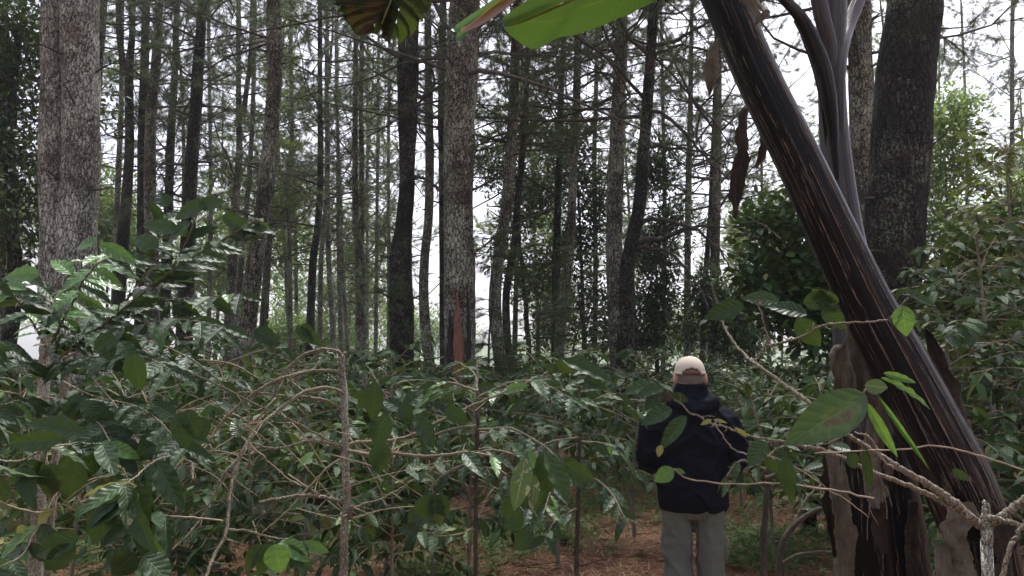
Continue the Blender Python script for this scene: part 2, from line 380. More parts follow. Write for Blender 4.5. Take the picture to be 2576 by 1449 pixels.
def make_litter():
    n = 90000
    y = 2.2 + rng.random(n) ** 1.25 * 13; x = (rng.random(n) * 2 - 1) * (y * .75 + .6)
    dens = vnoise(np.stack([x * 1.3, y * 1.3, 0 * x], 1)); keep = dens > -.75 + .5 * rng.random(n); x, y = x[keep], y[keep]; n = len(x)
    z = ground_z(x, y) + .004 + .02 * rng.random(n) + .035 * np.clip(vnoise(np.stack([x * 2.6, y * 2.6, 0 * x + 5], 1)), 0, 1)
    az = rng.random(n) * 6.283; D = np.stack([np.cos(az), np.sin(az), rng.normal(0, .16, n)], 1)
    Mx = frames(D, np.tile((0, 0, 1.), (n, 1))); ln = rng.uniform(.10, .24, n); wd = rng.uniform(.003, .007, n)
    Mx = Mx * np.stack([wd, ln, np.ones(n)], 1)[:, None, :]
    mb = MB(); scatter(mb, *NEEDLE, Mx, np.stack([x, y, z], 1))
    m = leaf_mat('dead_needle', (.07, .032, .016), (.55, .34, .20), (.2, .11, .05), trans=.0, rough=.7, veins=False, spec=.2)
    kind(mb.build('needle_litter', m), 'stuff', 'reddish brown fallen pine needles strewn over the soil', 'needle litter')
make_litter()
def make_leaf_litter():
    n = 900; y = 3 + rng.random(n) * 9; x = (rng.random(n) * 2 - 1) * (y * .75 + .5); O = np.stack([x, y, ground_z(x, y) + rng.uniform(.015, .05, n)], 1)
    az = rng.random(n) * 6.283; D = np.stack([np.cos(az), np.sin(az), rng.normal(0, .2, n)], 1); Mx = frames(D, np.array((0, 0, 1.)) + rng.normal(0, .35, (n, 3))) * rng.uniform(.06, .14, n)[:, None, None]
    mb = MB(); scatter(mb, *leaf_mesh(6, 1, .42, .25, -.25, .05, 2), Mx, O)
    m1 = leaf_mat('fallen_leaf', (.05, .028, .014), (.25, .16, .07), (.16, .10, .05), trans=.05, rough=.7, spec=.2, var=[(0, (.04, .022, .012)), (.6, (.14, .08, .04)), (.85, (.26, .19, .09)), (1, (.14, .17, .04))])
    for k in range(260):
        yy = 3 + rng.random() * 7; xx = (rng.random() * 2 - 1) * yy * .75; a = rng.random() * 6.283; l = rng.uniform(.1, .5); p0 = np.array((xx, yy, float(ground_z(xx, yy)) + .025)); d_ = np.array((math.cos(a), math.sin(a), rng.uniform(-.05, .12)))
        tube(mb, resample([p0, p0 + d_ * l * .5 + rng.normal(0, .02, 3) * (1, 1, .2), p0 + d_ * l], 6), np.linspace(.006, .002, 6) * rng.uniform(.5, 1.2), 5, mat=1)
    kind(mb.build('leaf_litter', [m1, M['limb']]), 'stuff', 'fallen leaves and broken twigs lying on the red soil', 'leaf litter')
make_leaf_litter()
def make_weeds():
    mb = MB(); cl = []
    spots = [(-3.6, 7.0, 1.3, 260), (-4.8, 8.2, 1.8, 380), (-1.6, 7.6, 1.3, 200), (.1, 7.2, .9, 160), (2.1, 6.4, .5, 60), (2.4, 7.2, .8, 120), (3.1, 6.5, .9, 80),
             (-2.9, 9.0, 2.5, 300), (0.5, 10.5, 2.5, 300), (4.0, 9.5, 2.5, 300), (-3, 13, 4, 500), (3, 13, 4, 400), (-.6, 5.9, .5, 50), (.9, 8.5, .9, 90), (2.6, 5.3, .4, 60)]
    for (cx, cy, rr, k) in spots:
        cl.append(np.stack([rng.normal(cx, rr * .5, k), rng.normal(cy, rr * .45, k)], 1))
    C = np.concatenate(cl); n = len(C)
    per = 14; P = np.repeat(C, per, 0) + rng.normal(0, .035, (n * per, 2)); m = n * per
    hgt = np.repeat(rng.uniform(.03, .16, n), per) * rng.uniform(.3, 1, m)
    O = np.stack([P[:, 0], P[:, 1], ground_z(P[:, 0], P[:, 1]) + hgt], 1)
    az = rng.random(m) * 6.283; D = np.stack([np.cos(az), np.sin(az), rng.uniform(-.3, .5, m)], 1)
    Mx = frames(D, np.tile((0, 0, 1.), (m, 1)) + rng.normal(0, .35, (m, 3))) * rng.uniform(.03, .065, m)[:, None, None]
    scatter(mb, *leaf_mesh(3, 1, .55, .1, .15), Mx, O)
    k = n * 3; Q = C[rng.integers(0, n, k)] + rng.normal(0, .08, (k, 2)); az = rng.random(k) * 6.283
    D = np.stack([np.cos(az) * .5, np.sin(az) * .5, np.ones(k)], 1)
    Mx = frames(D, np.stack([np.cos(az), np.sin(az), 0 * az], 1) + .01) * np.stack([np.full(k, .007), rng.uniform(.1, .3, k), np.ones(k)], 1)[:, None, :]
    scatter(mb, *NEEDLE, Mx, np.stack([Q[:, 0], Q[:, 1], ground_z(Q[:, 0], Q[:, 1])], 1))
    mm = leaf_mat('weed_leaf', (.05, .10, .02), (.12, .19, .05), (.12, .18, .05), trans=.4, rough=.5, veins=False)
    kind(mb.build('undergrowth', mm), 'stuff', 'low green weeds and grass growing through the litter', 'undergrowth')
make_weeds()

# ------------------------------------------------------------------ pines
def tufts(mb, O, D, n_per, ln, wd, spread=.75, mat=0):
    k = len(O)
    if k == 0: return
    O2 = np.repeat(O, n_per, 0); D2 = norm(np.repeat(D, n_per, 0)) + rng.normal(0, spread, (k * n_per, 3)); D2[:, 2] -= .12
    D2 = norm(D2); Nn = norm(rng.normal(0, 1, (k * n_per, 3)))
    l = ln * rng.uniform(.6, 1.15, k * n_per)
    Mx = frames(D2, Nn) * np.stack([np.full(len(l), wd), l, np.ones(len(l))], 1)[:, None, :]
    scatter(mb, *NEEDLE, Mx, O2 + rng.normal(0, .012, O2.shape), mat)

def grow_limbs(path, radii, z0, z1, dens, limbs, fol, zlive, Lmax=3.0, needles=18, nl=.19, nw=.005, sides=4, twigs=7, dead_need=.13, taper_top=True, arc=.9, kt=10):
    zs = path[:, 2]; H = zs[-1]
    k = int((z1 - z0) * dens)
    for _ in range(k):
        z = z0 + (z1 - z0) * rng.random(); i = min(np.searchsorted(zs, z), len(zs) - 1); base = path[i]; r = radii[i]
        az = rng.random() * 6.283; h = np.array((math.cos(az), math.sin(az), 0))
        Ln = Lmax * rng.uniform(.35, 1.0) * (np.clip((H - z) / (H * .45), .25, 1) if taper_top else 1)
        live = z > zlive * rng.uniform(.85, 1.2)
        e0 = rng.uniform(-.25, .55); e1 = e0 + rng.uniform(-.6, arc)
        n = 7; s = np.linspace(0, 1, n); el = e0 + (e1 - e0) * s
        d = h[None] * np.cos(el)[:, None]; d[:, 2] += np.sin(el); d = d + np.cumsum(rng.normal(0, .15, (n, 3)), 0)
        P = base + np.vstack([[0, 0, 0], np.cumsum(d[1:] * Ln / (n - 1), 0)])
        r0 = min(r * .4, .008 + .009 * Ln * rng.uniform(.6, 1.2)); tube(limbs, P, r0 * (1 - .75 * s), sides, cap=False)
        nt_ = int(twigs * Ln / 2 + 1); TO = []; TD = []
        for j in range(nt_):
            u = rng.uniform(.25, 1); q = u * (n - 1); a = int(min(q, n - 2)); b0 = P[a] + (P[a + 1] - P[a]) * (q - a); dd = norm(P[a + 1] - P[a])
            td = norm(dd + rng.normal(0, .75, 3) + np.array((0, 0, .1))); tl = rng.uniform(.25, .9) * (1 if Ln > 1 else .6)
            m_ = 4; Q = b0 + np.vstack([[0, 0, 0], np.cumsum((td + np.cumsum(rng.normal(0, .22, (m_ - 1, 3)), 0)) * tl / (m_ - 1), 0)])
            tube(limbs, Q, np.linspace(.0065, .0028, m_), 3, cap=False)
            if live or rng.random() < dead_need:
                ks = int(3 + tl * kt)
                us = rng.uniform(.2, 1, ks); ii = np.minimum((us * (m_ - 1)).astype(int), m_ - 2)
                TO.append(Q[ii] + (Q[ii + 1] - Q[ii]) * (us * (m_ - 1) - ii)[:, None]); TD.append(norm(Q[ii + 1] - Q[ii]))
        if TO: tufts(fol, np.concatenate(TO), np.concatenate(TD), needles, nl, nw)

def trunk_path(pix, d, Htop, lean_damp=.8):
    """pixel outline -> world centre line and radii, carried on to the ground and the top"""
    P = [at(x, y, d) for x, y, w_ in pix]; r = [w_ / 2 / F * d for x, y, w_ in pix]
    P = np.array(P)[::-1]; r = np.array(r)[::-1]          # bottom up
    g = float(ground_z(P[0][0], P[0][1])) - .1
    s = (P[1] - P[0]) / max(.1, (P[1][2] - P[0][2])); s = np.clip(s, -.12, .12)
    base = P[0] - s * (P[0][2] - g) * .6; base[2] = g
    s2 = (P[-1] - P[-2]) / max(.1, (P[-1][2] - P[-2][2])); s2 = np.clip(s2, -.10, .10) * lean_damp
    top = P[-1].copy(); H = max(Htop, top[2] + 3)
    mid = top + s2 * (H - top[2]) * .5; mid[2] = (top[2] + H) / 2
    end = top + s2 * (H - top[2]) * .8 ; end[2] = H
    pts = np.vstack([base, P, mid, end]); rad = np.concatenate([[r[0] * 1.15], r, [r[-1] * .6], [.03]])
    n = int(max(30, H * 4)); Q = resample(pts, n); rr = interp(rad, n, pts)
    return Q, rr
def bark_disp(amp, fx=9, fz=2.2, bumps=.28):
    def f(V, P, th, Ln):
        C = P[:, None]; D = V - C; rad = np.linalg.norm(D, axis=-1, keepdims=True)
        p = V.reshape(-1, 3) * np.array((fx, fx, fz)); q = V.reshape(-1, 3) * np.array((1.1, 1.1, .8))
        h = amp * (vnoise(p) * .6 + vnoise(p * 2.3) * .4) ; h2 = bumps * vnoise(q) * .10
        return C + D * (1 + (h.reshape(rad.shape) / np.maximum(rad, .02)) + h2.reshape(rad.shape))
    return f

def pine(label, pix, d, H=20, m='bark', z0=5.2, zlive=7.2, dens=3.6, Lmax=3.0, forks=(), extra=None, sides=12, amp=.006, name='pine_tree', cat='pine tree', group='pine trunks rising above the coffee', needles=20, nw=.0045, limbs_pix=(), epic=()):
    if pix[0][0] > 1090 and m != 'x' and d > 8:
        zlive, dens, Lmax, z0 = min(zlive, 6.0), max(dens, 5.4), max(Lmax, 3.5), max(min(z0, 5.6), 5.2)
    Q, rr = trunk_path(pix, d, H); org = Q[0].copy(); org[2] += .1
    t = thing(name, label, cat, org, 0, group)
    near = d < 16
    if near:
        n = int(H * 14); k = resample(Q, n); r2 = interp(rr, n, Q); sd_ = 40 if d < 13 else 28
    else: k, r2, sd_ = Q, rr, sides
    mb = MB(); tube(mb, k - org, r2, sd_, disp=bark_disp(amp * (1.6 if near else 1)))
    tr = mb.build('trunk', M[m], t)
    limbs, fol = MB(), MB()
    for fk in forks:
        fp, frd = trunk_path(fk, d + .02, H - 1)
        sel = fp[:, 2] > at(*fk[-1][:2], d)[2] - .05; fp, frd = fp[sel], frd[sel]
        b = MB(); tube(b, fp - org, frd, sd_ if near else sides, disp=bark_disp(amp)); b.build('bole', M[m], t)
        grow_limbs(fp - org, frd, max(z0, fp[0][2] + .5), H - 1.5, dens * .6, limbs, fol, zlive, Lmax * .8, needles, nw=nw)
    grow_limbs(Q - org, rr, z0, H - .3, dens, limbs, fol, zlive, Lmax, needles, nw=nw)
    for (px, py, k_) in epic:          # needle sprigs growing straight from the trunk
        c = at(px, py, d - .25) - org
        for j in range(k_):
            dd = norm(rng.normal(0, 1, 3) + np.array((0, -.5, .1))); q = c + rng.normal(0, .12, 3); P = resample([q, q + dd * .2, q + dd * .38 - np.array((0, 0, .05))], 5)
            tube(limbs, P, .005, 3, cap=False); tufts(fol, P[1:], np.tile(dd, (4, 1)), 26, .2, .004, .5)
    if d < 22:
        for _ in range(int(26 if d < 14 else 14)):
            i = rng.integers(int(len(Q) * .08), int(len(Q) * .55)); az = rng.random() * 6.283; dd = np.array((math.cos(az), math.sin(az), rng.uniform(-.1, .6))); ln_ = rr[i] + rng.uniform(.03, .28)
            p0 = Q[i] - org; tube(limbs, resample([p0 + dd * rr[i] * .7, p0 + dd * ln_ * .9, p0 + dd * ln_ * 1.2 + rng.normal(0, .02, 3)], 5), np.linspace(.022, .009, 5) * rng.uniform(.5, 1.1), 6)
    if fol.n: limbs.join(fol, 1)
    if limbs.n: limbs.build('crown', [M['limb'], M['needle']], t)
    for lp in limbs_pix:
        b = MB(); pts = resample([at(x, y, dd) - org for x, y, w_, dd in lp], 26); pts[1:] += rng.normal(0, .012, pts[1:].shape)
        tube(b, pts, interp([w_ / 2 / F * dd for x, y, w_, dd in lp], 26), 8)
        tw = MB()
        for j in range(14):
            i = rng.integers(5, 25); dd = norm(rng.normal(0, 1, 3)); tube(b, resample([pts[i], pts[i] + dd * .3, pts[i] + dd * .55 + rng.normal(0, .1, 3)], 6), np.linspace(.008, .003, 6), 4, cap=False)
        b.build('branch', M['limb'], t)
    return t, org

TR = [
 # label, pixels (x, y, width), depth, kwargs
 ('thick pale twin-boled pine with lichen-spotted bark rising behind the left foreground coffee', [(201, 0, 92), (204, 200, 90), (203, 400, 90), (192, 600, 92), (188, 700, 96)], 10,
  dict(m='bark_pale', z0=7.5, amp=.016, forks=[[(136, 0, 62), (134, 200, 60), (132, 400, 64), (140, 620, 74), (145, 800, 90)]])),
 ('slim brown pine peeping out directly behind the thick pale twin-boled pine', [(258, 0, 24), (249, 130, 24), (238, 300, 26), (225, 600, 28)], 14, dict(z0=7)),
 ('slim reddish pine hugging the left side of the dark fork-topped pine', [(306, 150, 11), (304, 300, 13), (296, 480, 14), (292, 620, 14)], 22, {}),
 ('dark pine forking into two slim boles high up, beside the thick pale twin trunk', [(334, 0, 16), (332, 95, 16), (324, 190, 22), (326, 350, 22), (320, 480, 25), (308, 620, 30)], 18,
  dict(m='bark_dark', z0=6, forks=[[(298, 0, 14), (301, 95, 15), (313, 182, 16), (318, 230, 16)]])),
 ('dark straight pine, the left one of the close pair right of the forked pine', [(368, 0, 20), (364, 150, 21), (358, 350, 22), (356, 620, 24)], 19, dict(m='bark_dark', z0=6)),
 ('grey lichened pine, the right one of the close pair right of the forked pine', [(401, 0, 22), (394, 140, 24), (380, 290, 27), (377, 470, 30), (382, 640, 34)], 16, dict(z0=6)),
 ('slender dark pine with level dead branches, left of the stouter dark pine', [(446, 0, 14), (439, 195, 17), (431, 325, 20), (426, 456, 21), (420, 640, 25)], 20, dict(m='bark_dark', dens=5, z0=5)),
 ('very thin crooked pine stem just left of the stouter dark pine with level branches', [(447, 100, 7), (456, 195, 8), (462, 400, 9), (458, 700, 10)], 30, {}),
 ('stouter dark pine widening downward, with level dead branches, behind the dark upright coffee sprig', [(510, 0, 22), (501, 130, 28), (493, 260, 30), (481, 423, 33), (473, 586, 36), (467, 760, 40)], 15, dict(m='bark_dark', dens=5, z0=4.6)),
 ('pole-thin pine standing alone between the stouter dark pine and the fork-stemmed slim pine', [(524, 0, 8), (526, 175, 9), (530, 400, 10), (528, 680, 11)], 30, {}),
 ('slim pine with a fork high on its stem, left of the big leaning pine', [(600, 0, 12), (600, 260, 14), (602, 380, 17), (590, 553, 21), (580, 760, 26)], 20,
  dict(forks=[[(634, 0, 9), (628, 163, 11), (612, 310, 13)]])),
 ('thin wavering pine just left of the big leaning pine', [(641, 0, 10), (640, 117, 11), (634, 325, 12), (623, 488, 13), (607, 660, 14), (598, 780, 15)], 24, {}),
 ('big grey pine leaning right, its stem curved and speckled with reddish bark', [(690, 0, 38), (691, 98, 38), (689, 228, 38), (675, 390, 37), (657, 553, 38), (636, 703, 44), (618, 840, 50)], 13, dict(z0=6.5, amp=.01)),
 ('crooked thin pine right of the big leaning pine', [(729, 0, 8), (732, 195, 9), (734, 358, 11), (722, 456, 12), (728, 618, 12), (730, 870, 14)], 27, dict(dens=4)),
 ('thin pine slanting into the crooked pine right of the big leaning pine', [(690, 240, 6), (697, 325, 7), (709, 508, 8), (719, 683, 9), (727, 860, 10)], 32, {}),
 ('short-looking thin pine immediately right of the crooked thin pine', [(738, 380, 7), (742, 520, 9), (747, 870, 10)], 34, {}),
 ('dark pine with a bent foot, standing closest to the arching bare coffee branch', [(805, 0, 12), (805, 195, 13), (806, 423, 16), (800, 566, 18), (787, 664, 20), (779, 890, 21)], 21, dict(m='bark_dark')),
 ('slim pine with a high side stem right behind the dark bent-footed pine', [(824, 0, 9), (822, 182, 12), (824, 390, 14), (820, 520, 13), (808, 651, 13), (805, 880, 13)], 24,
  dict(forks=[[(838, 0, 6), (836, 100, 7), (827, 210, 8)]])),
 ('slim pine whose foot curves outward, beside the dark bent-footed pine', [(823, 330, 8), (825, 520, 13), (827, 651, 14), (839, 860, 15)], 25, {}),
 ('thin reddish pine leaning left, left of the needle-clad double pine', [(845, 150, 7), (848, 293, 8), (856, 488, 10), (860, 651, 11), (875, 880, 11)], 27, {}),
 ('pale grey pine stem in the gap left of the needle-clad double pine', [(850, 400, 9), (852, 586, 12), (858, 880, 13)], 28, {}),
 ('double pine with green needle sprigs on its lower trunk, above the arching coffee branch', [(897, 0, 12), (895, 90, 13), (893, 390, 14), (896, 573, 18), (906, 651, 28), (908, 900, 28)], 19,
  dict(forks=[[(911, 0, 11), (911, 85, 12), (908, 260, 12), (911, 456, 13), (910, 600, 16)]], epic=[(905, 600, 6), (906, 650, 6), (908, 700, 7), (870, 740, 5), (900, 770, 5)])),
 ('hair-thin straight stem touching the right side of the needle-clad double pine', [(926, 0, 5), (925, 110, 6), (924, 590, 7), (924, 880, 8)], 34, {}),
 ('thin straight pine midway between the double pine and the thick dark twin pine', [(953, 0, 6), (951, 293, 8), (948, 586, 9), (945, 890, 11)], 30, {}),
 ('thin pale-backed pine just left of the thick dark twin pine', [(981, 0, 7), (979, 195, 8), (977, 423, 9), (978, 640, 9), (978, 890, 10)], 30, {}),
 ('thick dark twin-stemmed pine with needle sprigs on its swollen lower trunk', [(1040, 0, 34), (1037, 65, 34), (1036, 200, 34), (1030, 330, 38), (1024, 456, 38), (1015, 566, 44), (1008, 651, 58), (1010, 781, 62), (1012, 930, 60)], 13,
  dict(m='bark_dark', z0=6, amp=.012, forks=[[(1012, 60, 18), (1010, 170, 22), (1013, 300, 24), (1018, 430, 26)]], epic=[(1040, 130, 7), (1005, 640, 7), (1010, 700, 9), (995, 750, 9), (1015, 800, 7)], limbs_pix=[[(1040, 442, 8, 12.9), (1080, 455, 7, 12.6), (1115, 490, 5, 12.2)]])),
 ('smooth wavy pine standing between the thick dark twin pine and the big scarred centre pine', [(1074, 0, 18), (1076, 32, 18), (1078, 228, 20), (1081, 390, 23), (1078, 553, 23), (1068, 651, 24), (1067, 781, 25), (1083, 945, 29)], 16, dict(z0=6)),
 ('slim dark pine half hidden behind the upper left of the big scarred centre pine', [(1115, 0, 18), (1112, 150, 18), (1110, 293, 18), (1113, 450, 19)], 19, dict(m='bark_dark')),
 ('big centre pine with flaky lichened bark and a raw red scar near its foot', [(1170, 0, 78), (1166, 100, 80), (1160, 230, 84), (1154, 400, 76), (1153, 560, 77), (1156, 680, 79), (1157, 900, 80)], 11, dict(z0=7.5, amp=.018, m='bark')),
 ('grey pine bending left at its foot, right of the big scarred centre pine', [(1302, 0, 22), (1298, 85, 24), (1293, 228, 26), (1286, 365, 28), (1273, 521, 29), (1253, 651, 30), (1245, 781, 31), (1264, 955, 35)], 14.5, dict(z0=6)),
 ('darker slimmer pine running parallel just right of the grey bending pine', [(1331, 0, 13), (1328, 117, 14), (1319, 325, 16), (1302, 508, 17), (1293, 618, 18), (1273, 748, 19), (1280, 930, 21)], 17, dict(m='bark_dark')),
 ('dark slim pine against the leafy evergreen, left of the pine leaning under the banana leaf', [(1423, 0, 13), (1419, 98, 15), (1410, 260, 16), (1406, 456, 18), (1400, 618, 20), (1397, 880, 21)], 17, dict(m='bark_dark')),
 ('pine leaning right under the bright banana leaf, its foot wrapped in young needles', [(1457, 0, 17), (1454, 78, 18), (1450, 260, 20), (1441, 456, 22), (1432, 638, 24), (1413, 781, 26), (1404, 940, 28)], 15, dict(z0=6)),
 ('upright pale-barked pine with a dark burnt foot, touching the dark curving pine', [(1568, 0, 26), (1565, 39, 30), (1559, 195, 36), (1551, 390, 40), (1544, 586, 42), (1550, 748, 45), (1560, 960, 49)], 12.5, dict(z0=6, m='bark', amp=.012)),
 ('dark curving pine with long crooked mossy branches, right of the upright pale-barked pine', [(1645, 0, 26), (1637, 130, 27), (1628, 273, 30), (1618, 390, 31), (1608, 521, 33), (1587, 618, 36), (1577, 716, 36), (1580, 950, 38)], 12,
  dict(z0=5, dens=5, Lmax=3.4, m='bark_dark', limbs_pix=[
   [(1585, 614, 17, 12), (1625, 603, 14, 11.9), (1670, 600, 13, 11.8), (1716, 578, 10, 11.6), (1770, 568, 7, 11.4), (1830, 572, 4, 11.2)],
   [(1608, 562, 13, 12), (1650, 550, 11, 11.8), (1700, 560, 9, 11.6), (1755, 580, 7, 11.4), (1815, 635, 6, 11.2), (1850, 690, 4, 11)],
   [(1590, 622, 12, 12), (1640, 625, 9, 11.8), (1690, 640, 8, 11.6), (1730, 680, 7, 11.4), (1762, 730, 6, 11.2), (1782, 775, 4, 11)],
   [(1625, 275, 11, 12), (1665, 285, 10, 11.8), (1720, 330, 8, 11.5), (1770, 390, 7, 11.3), (1830, 450, 5, 11)],
   [(1635, 115, 12, 12), (1690, 105, 11, 11.8), (1750, 75, 9, 11.6), (1800, 40, 7, 11.4)],
   [(1632, 150, 10, 12), (1700, 115, 8, 11.8), (1770, 125, 6, 11.6), (1840, 130, 5, 11.4)],
   [(1612, 365, 9, 12), (1680, 372, 7, 11.8), (1760, 380, 6, 11.6), (1830, 420, 4, 11.4)],
   [(1560, 150, 10, 12.3), (1535, 110, 8, 12.3), (1515, 60, 7, 12.3)]])),
 ("straight grey pine against the bright gap, just left of the man's cap", [(1737, 250, 13), (1733, 423, 16), (1730, 600, 17), (1729, 930, 19)], 19, {}),
 ('grey pine rising just behind the shoulder of the man in the cap', [(1806, 250, 20), (1804, 456, 22), (1800, 586, 24), (1793, 960, 27)], 16, {}),
 ('dark slim pine overlapping the left of the pine behind the man', [(1790, 450, 11), (1784, 573, 13), (1772, 748, 15), (1768, 950, 16)], 20, dict(m='bark_dark')),
 ('tall lichened pine seen between the upright banana stem and the darkest thick trunk', [(2160, 0, 58), (2163, 100, 60), (2167, 260, 63), (2170, 420, 62), (2172, 620, 64), (2176, 800, 66)], 11, dict(z0=6, amp=.016)),
 ('darkest and thickest trunk of all, lichen-flecked, behind the leaning banana stem', [(2300, -80, 134), (2297, 0, 136), (2286, 120, 140), (2276, 240, 143), (2266, 360, 143), (2257, 480, 140), (2248, 625, 136), (2245, 800, 134)], 7.2, dict(m='bark_dark', z0=6.5, amp=.02)),
 ('thin pale pine at the far right edge above the yellow-tipped bush', [(2548, 0, 9), (2546, 100, 10), (2546, 400, 11), (2545, 700, 12)], 26, dict(dens=5)),
 ('slim pine above the fresh green tree right of the darkest trunk', [(2420, 60, 6), (2430, 300, 7), (2434, 600, 8)], 32, dict(dens=4)),
 ('pine stem covered in leaves at the far left edge', [(14, 0, 16), (10, 200, 16), (6, 600, 18)], 14, dict(m='bark')),
 ('slim background pine right of the upright burnt-footed pine, low branches bare', [(1668, 300, 10), (1672, 520, 11), (1668, 900, 12)], 26, dict(m='bark_far')),
 ('slim dark pine hidden in the evergreen left of the upright pale-barked pine', [(1500, 200, 11), (1495, 400, 12), (1498, 640, 12), (1496, 900, 13)], 24, dict(m='bark_dark')),
]
ORG = {}
for lab, pix, d, kw in TR:
    t_, org = pine(lab, pix, d, H=rng.uniform(17, 22), **kw); ORG[lab[:12]] = (t_, org)

# raw scar on the centre pine: a lifted strip of bark with red wood in it
def scar(key, pts, d, wpx, m, nm='bark_scar'):
    t_, org = ORG[key]
    c = np.array([at(x, y, d) for x, y in pts]) - org; P = resample(c, 24)
    mb = MB(); wr = interp([.12, .6, .9, 1, 1.0], 24) * wpx / 2 / F * d
    tube(mb, P, wr * (1 + .35 * vnoise(P * 22)), 10, ry=.022); mb.build(nm, m, t_)
M['scar'] = plain_mat('raw_red_wood', (.08, .032, .02), (.27, .11, .065), 18, .7, .01, (3, 3, .3))
M['burnt'] = plain_mat('dark_split_bark', (.01, .008, .007), (.04, .03, .024), 25, .9, .015, (3, 3, .4))
scar('big centre p', [(1149, 735), (1152, 800), (1153, 860), (1155, 910), (1157, 960)], 10.70, 27, M['scar'])
scar('big centre p', [(1176, 715), (1178, 790), (1180, 850), (1178, 910), (1180, 980)], 10.715, 13, M['burnt'], 'bark_split')
scar('big centre p', [(1130, 780), (1133, 830), (1132, 880), (1135, 940), (1134, 980)], 10.76, 22, M['burnt'], 'bark_split')
scar('upright pale', [(1556, 830), (1556, 870), (1555, 910), (1556, 950), (1557, 990)], 12.29, 17, M['burnt'], 'burnt_foot')
scar('thick dark t', [(1022, 800), (1024, 850), (1026, 890), (1027, 930), (1028, 980)], 12.73, 12, M['burnt'], 'bark_split')

# pines of the slope behind, shared meshes
def far_pine_proto(i):
    H = 19.0; t = thing('pine_tree', 'slender hazy pine of the wood beyond the coffee, green-crowned and sunk in paler air', 'pine tree', (0, 0, 0), 0, 'distant pines on the slope behind')
    n = 40; P = np.stack([.25 * np.sin(np.linspace(0, 3, n) + i), .2 * np.cos(np.linspace(0, 4, n) + i), np.linspace(-.3, H, n)], 1)
    rr = interp([.13, .11, .09, .06, .02], n); mb = MB(); tube(mb, P, rr, 10, disp=bark_disp(.006)); tr = mb.build('trunk', M['bark_far'], t)
    limbs, fol = MB(), MB()
    grow_limbs(P, rr, 6.5, H - .2, 7.0, limbs, fol, 4.0, 3.0, needles=13, nl=.26, nw=.012, sides=3, twigs=8, kt=9)
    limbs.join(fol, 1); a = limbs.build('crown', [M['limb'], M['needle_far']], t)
    KIDS[t.name] = [tr, a]; return t
protos = [far_pine_proto(i) for i in range(5)]
spots = []
for k in range(4000):
    y = rng.uniform(26, 70); x = rng.uniform(-1, 1) * (y * .80)
    px_ = 1288 + x / y * F
    if (300 < px_ < 475 or 925 < px_ < 1300 or 1600 < px_ < 1770) and rng.random() < .95: continue
    if all((x - a) ** 2 + (y - b) ** 2 > (2.3 + y * .045) ** 2 for a, b in spots): spots.append((x, y))
    if len(spots) >= 44: break
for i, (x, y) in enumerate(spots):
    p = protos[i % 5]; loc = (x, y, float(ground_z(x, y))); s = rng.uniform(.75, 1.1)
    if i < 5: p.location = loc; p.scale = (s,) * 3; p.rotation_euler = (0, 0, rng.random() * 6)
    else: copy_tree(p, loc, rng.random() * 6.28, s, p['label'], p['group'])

TALL = []
# ------------------------------------------------------------------ broadleaf trees and bushes
def broadleaf(name, label, cat, base, H, crown, n_clump, n_leaf, leaf, mt, stem_r=.06, clump_r=.35, stems=1, lmesh=LEAF_LO, tipmat=None, tip_frac=0, up=.3, group=None, bark='bark_dark'):
    """crown: list of (cx,cy,cz,rx,ry,rz) relative to base"""
    t = thing(name, label, cat, base, 0, group)
    cr = np.array(crown, float); wgt = np.prod(cr[:, 3:], 1) ** .8; wgt /= wgt.sum()
    pick = rng.choice(len(cr), n_clump, p=wgt); u = norm(rng.normal(0, 1, (n_clump, 3))) * (rng.random((n_clump, 1)) ** .45)
    C = cr[pick, :3] + u * cr[pick, 3:]; C = C[C[:, 2] > .15]; nC = len(C)
    tr, br = MB(), MB(); tops = []
    for s in range(stems):
        a = rng.normal(0, .12 if stems > 1 else .02, 2) * stems ** .5; top = np.array((cr[:, 0].mean() + a[0] * 3, cr[:, 1].mean() + a[1] * 3, H * .85))
        P = resample([(a[0] * .3, a[1] * .3, -.1), (a[0], a[1], H * .3), (a[0] * 2 + top[0] * .5, a[1] * 2, H * .6), top], 24); P[1:, :2] += rng.normal(0, .012, (23, 2))
        tube(tr, P, interp([stem_r, stem_r * .8, stem_r * .5, stem_r * .2], 24), 10, disp=bark_disp(.003)); tops.append(P)
    AP = np.concatenate(tops)
    C = C[np.argsort(C[:, 2])]
    for c in C[::max(1, nC // 140)]:
        ok = AP[AP[:, 2] < c[2] + .05]
        if not len(ok): continue
        dd = np.linalg.norm(ok - c, axis=1) + np.abs((c[2] - ok[:, 2]) - .3) * .5; b = ok[np.argmin(dd)]
        mid = (b + c) / 2 + rng.normal(0, .06, 3) * np.linalg.norm(c - b); rb_ = np.linspace(stem_r * .22, .003, 7); Pb = resample([b, mid, c], 7); tube(br, Pb, rb_, 5, cap=False); AP = np.vstack([AP, Pb[2:6]])
    tr.build('trunk', M[bark], t)
    k = max(1, n_leaf // nC); O = np.repeat(C, k, 0) + rng.normal(0, clump_r / 2, (nC * k, 3)) * (1, 1, .8)
    D = norm(O - np.repeat(C, k, 0)) + rng.normal(0, .5, (nC * k, 3)) + (0, 0, up - .3); Nn = np.array((0, 0, 1.)) + rng.normal(0, .45, (nC * k, 3))
    Mx = frames(D, Nn) * (leaf * rng.uniform(.6, 1.2, nC * k))[:, None, None]
    if tipmat is not None:
        zt = np.quantile(O[:, 2], 1 - tip_frac); tp = (O[:, 2] + rng.normal(0, .15, len(O))) > zt
        f2 = MB(); scatter(f2, *lmesh, Mx[tp], O[tp]); f2.build('young_foliage', tipmat, t)
        Mx, O = Mx[~tp], O[~tp]
    br.join((lambda f: (scatter(f, *lmesh, Mx, O), f)[1])(MB()), 1); br.build('crown', [M['limb'], mt], t)
    return t
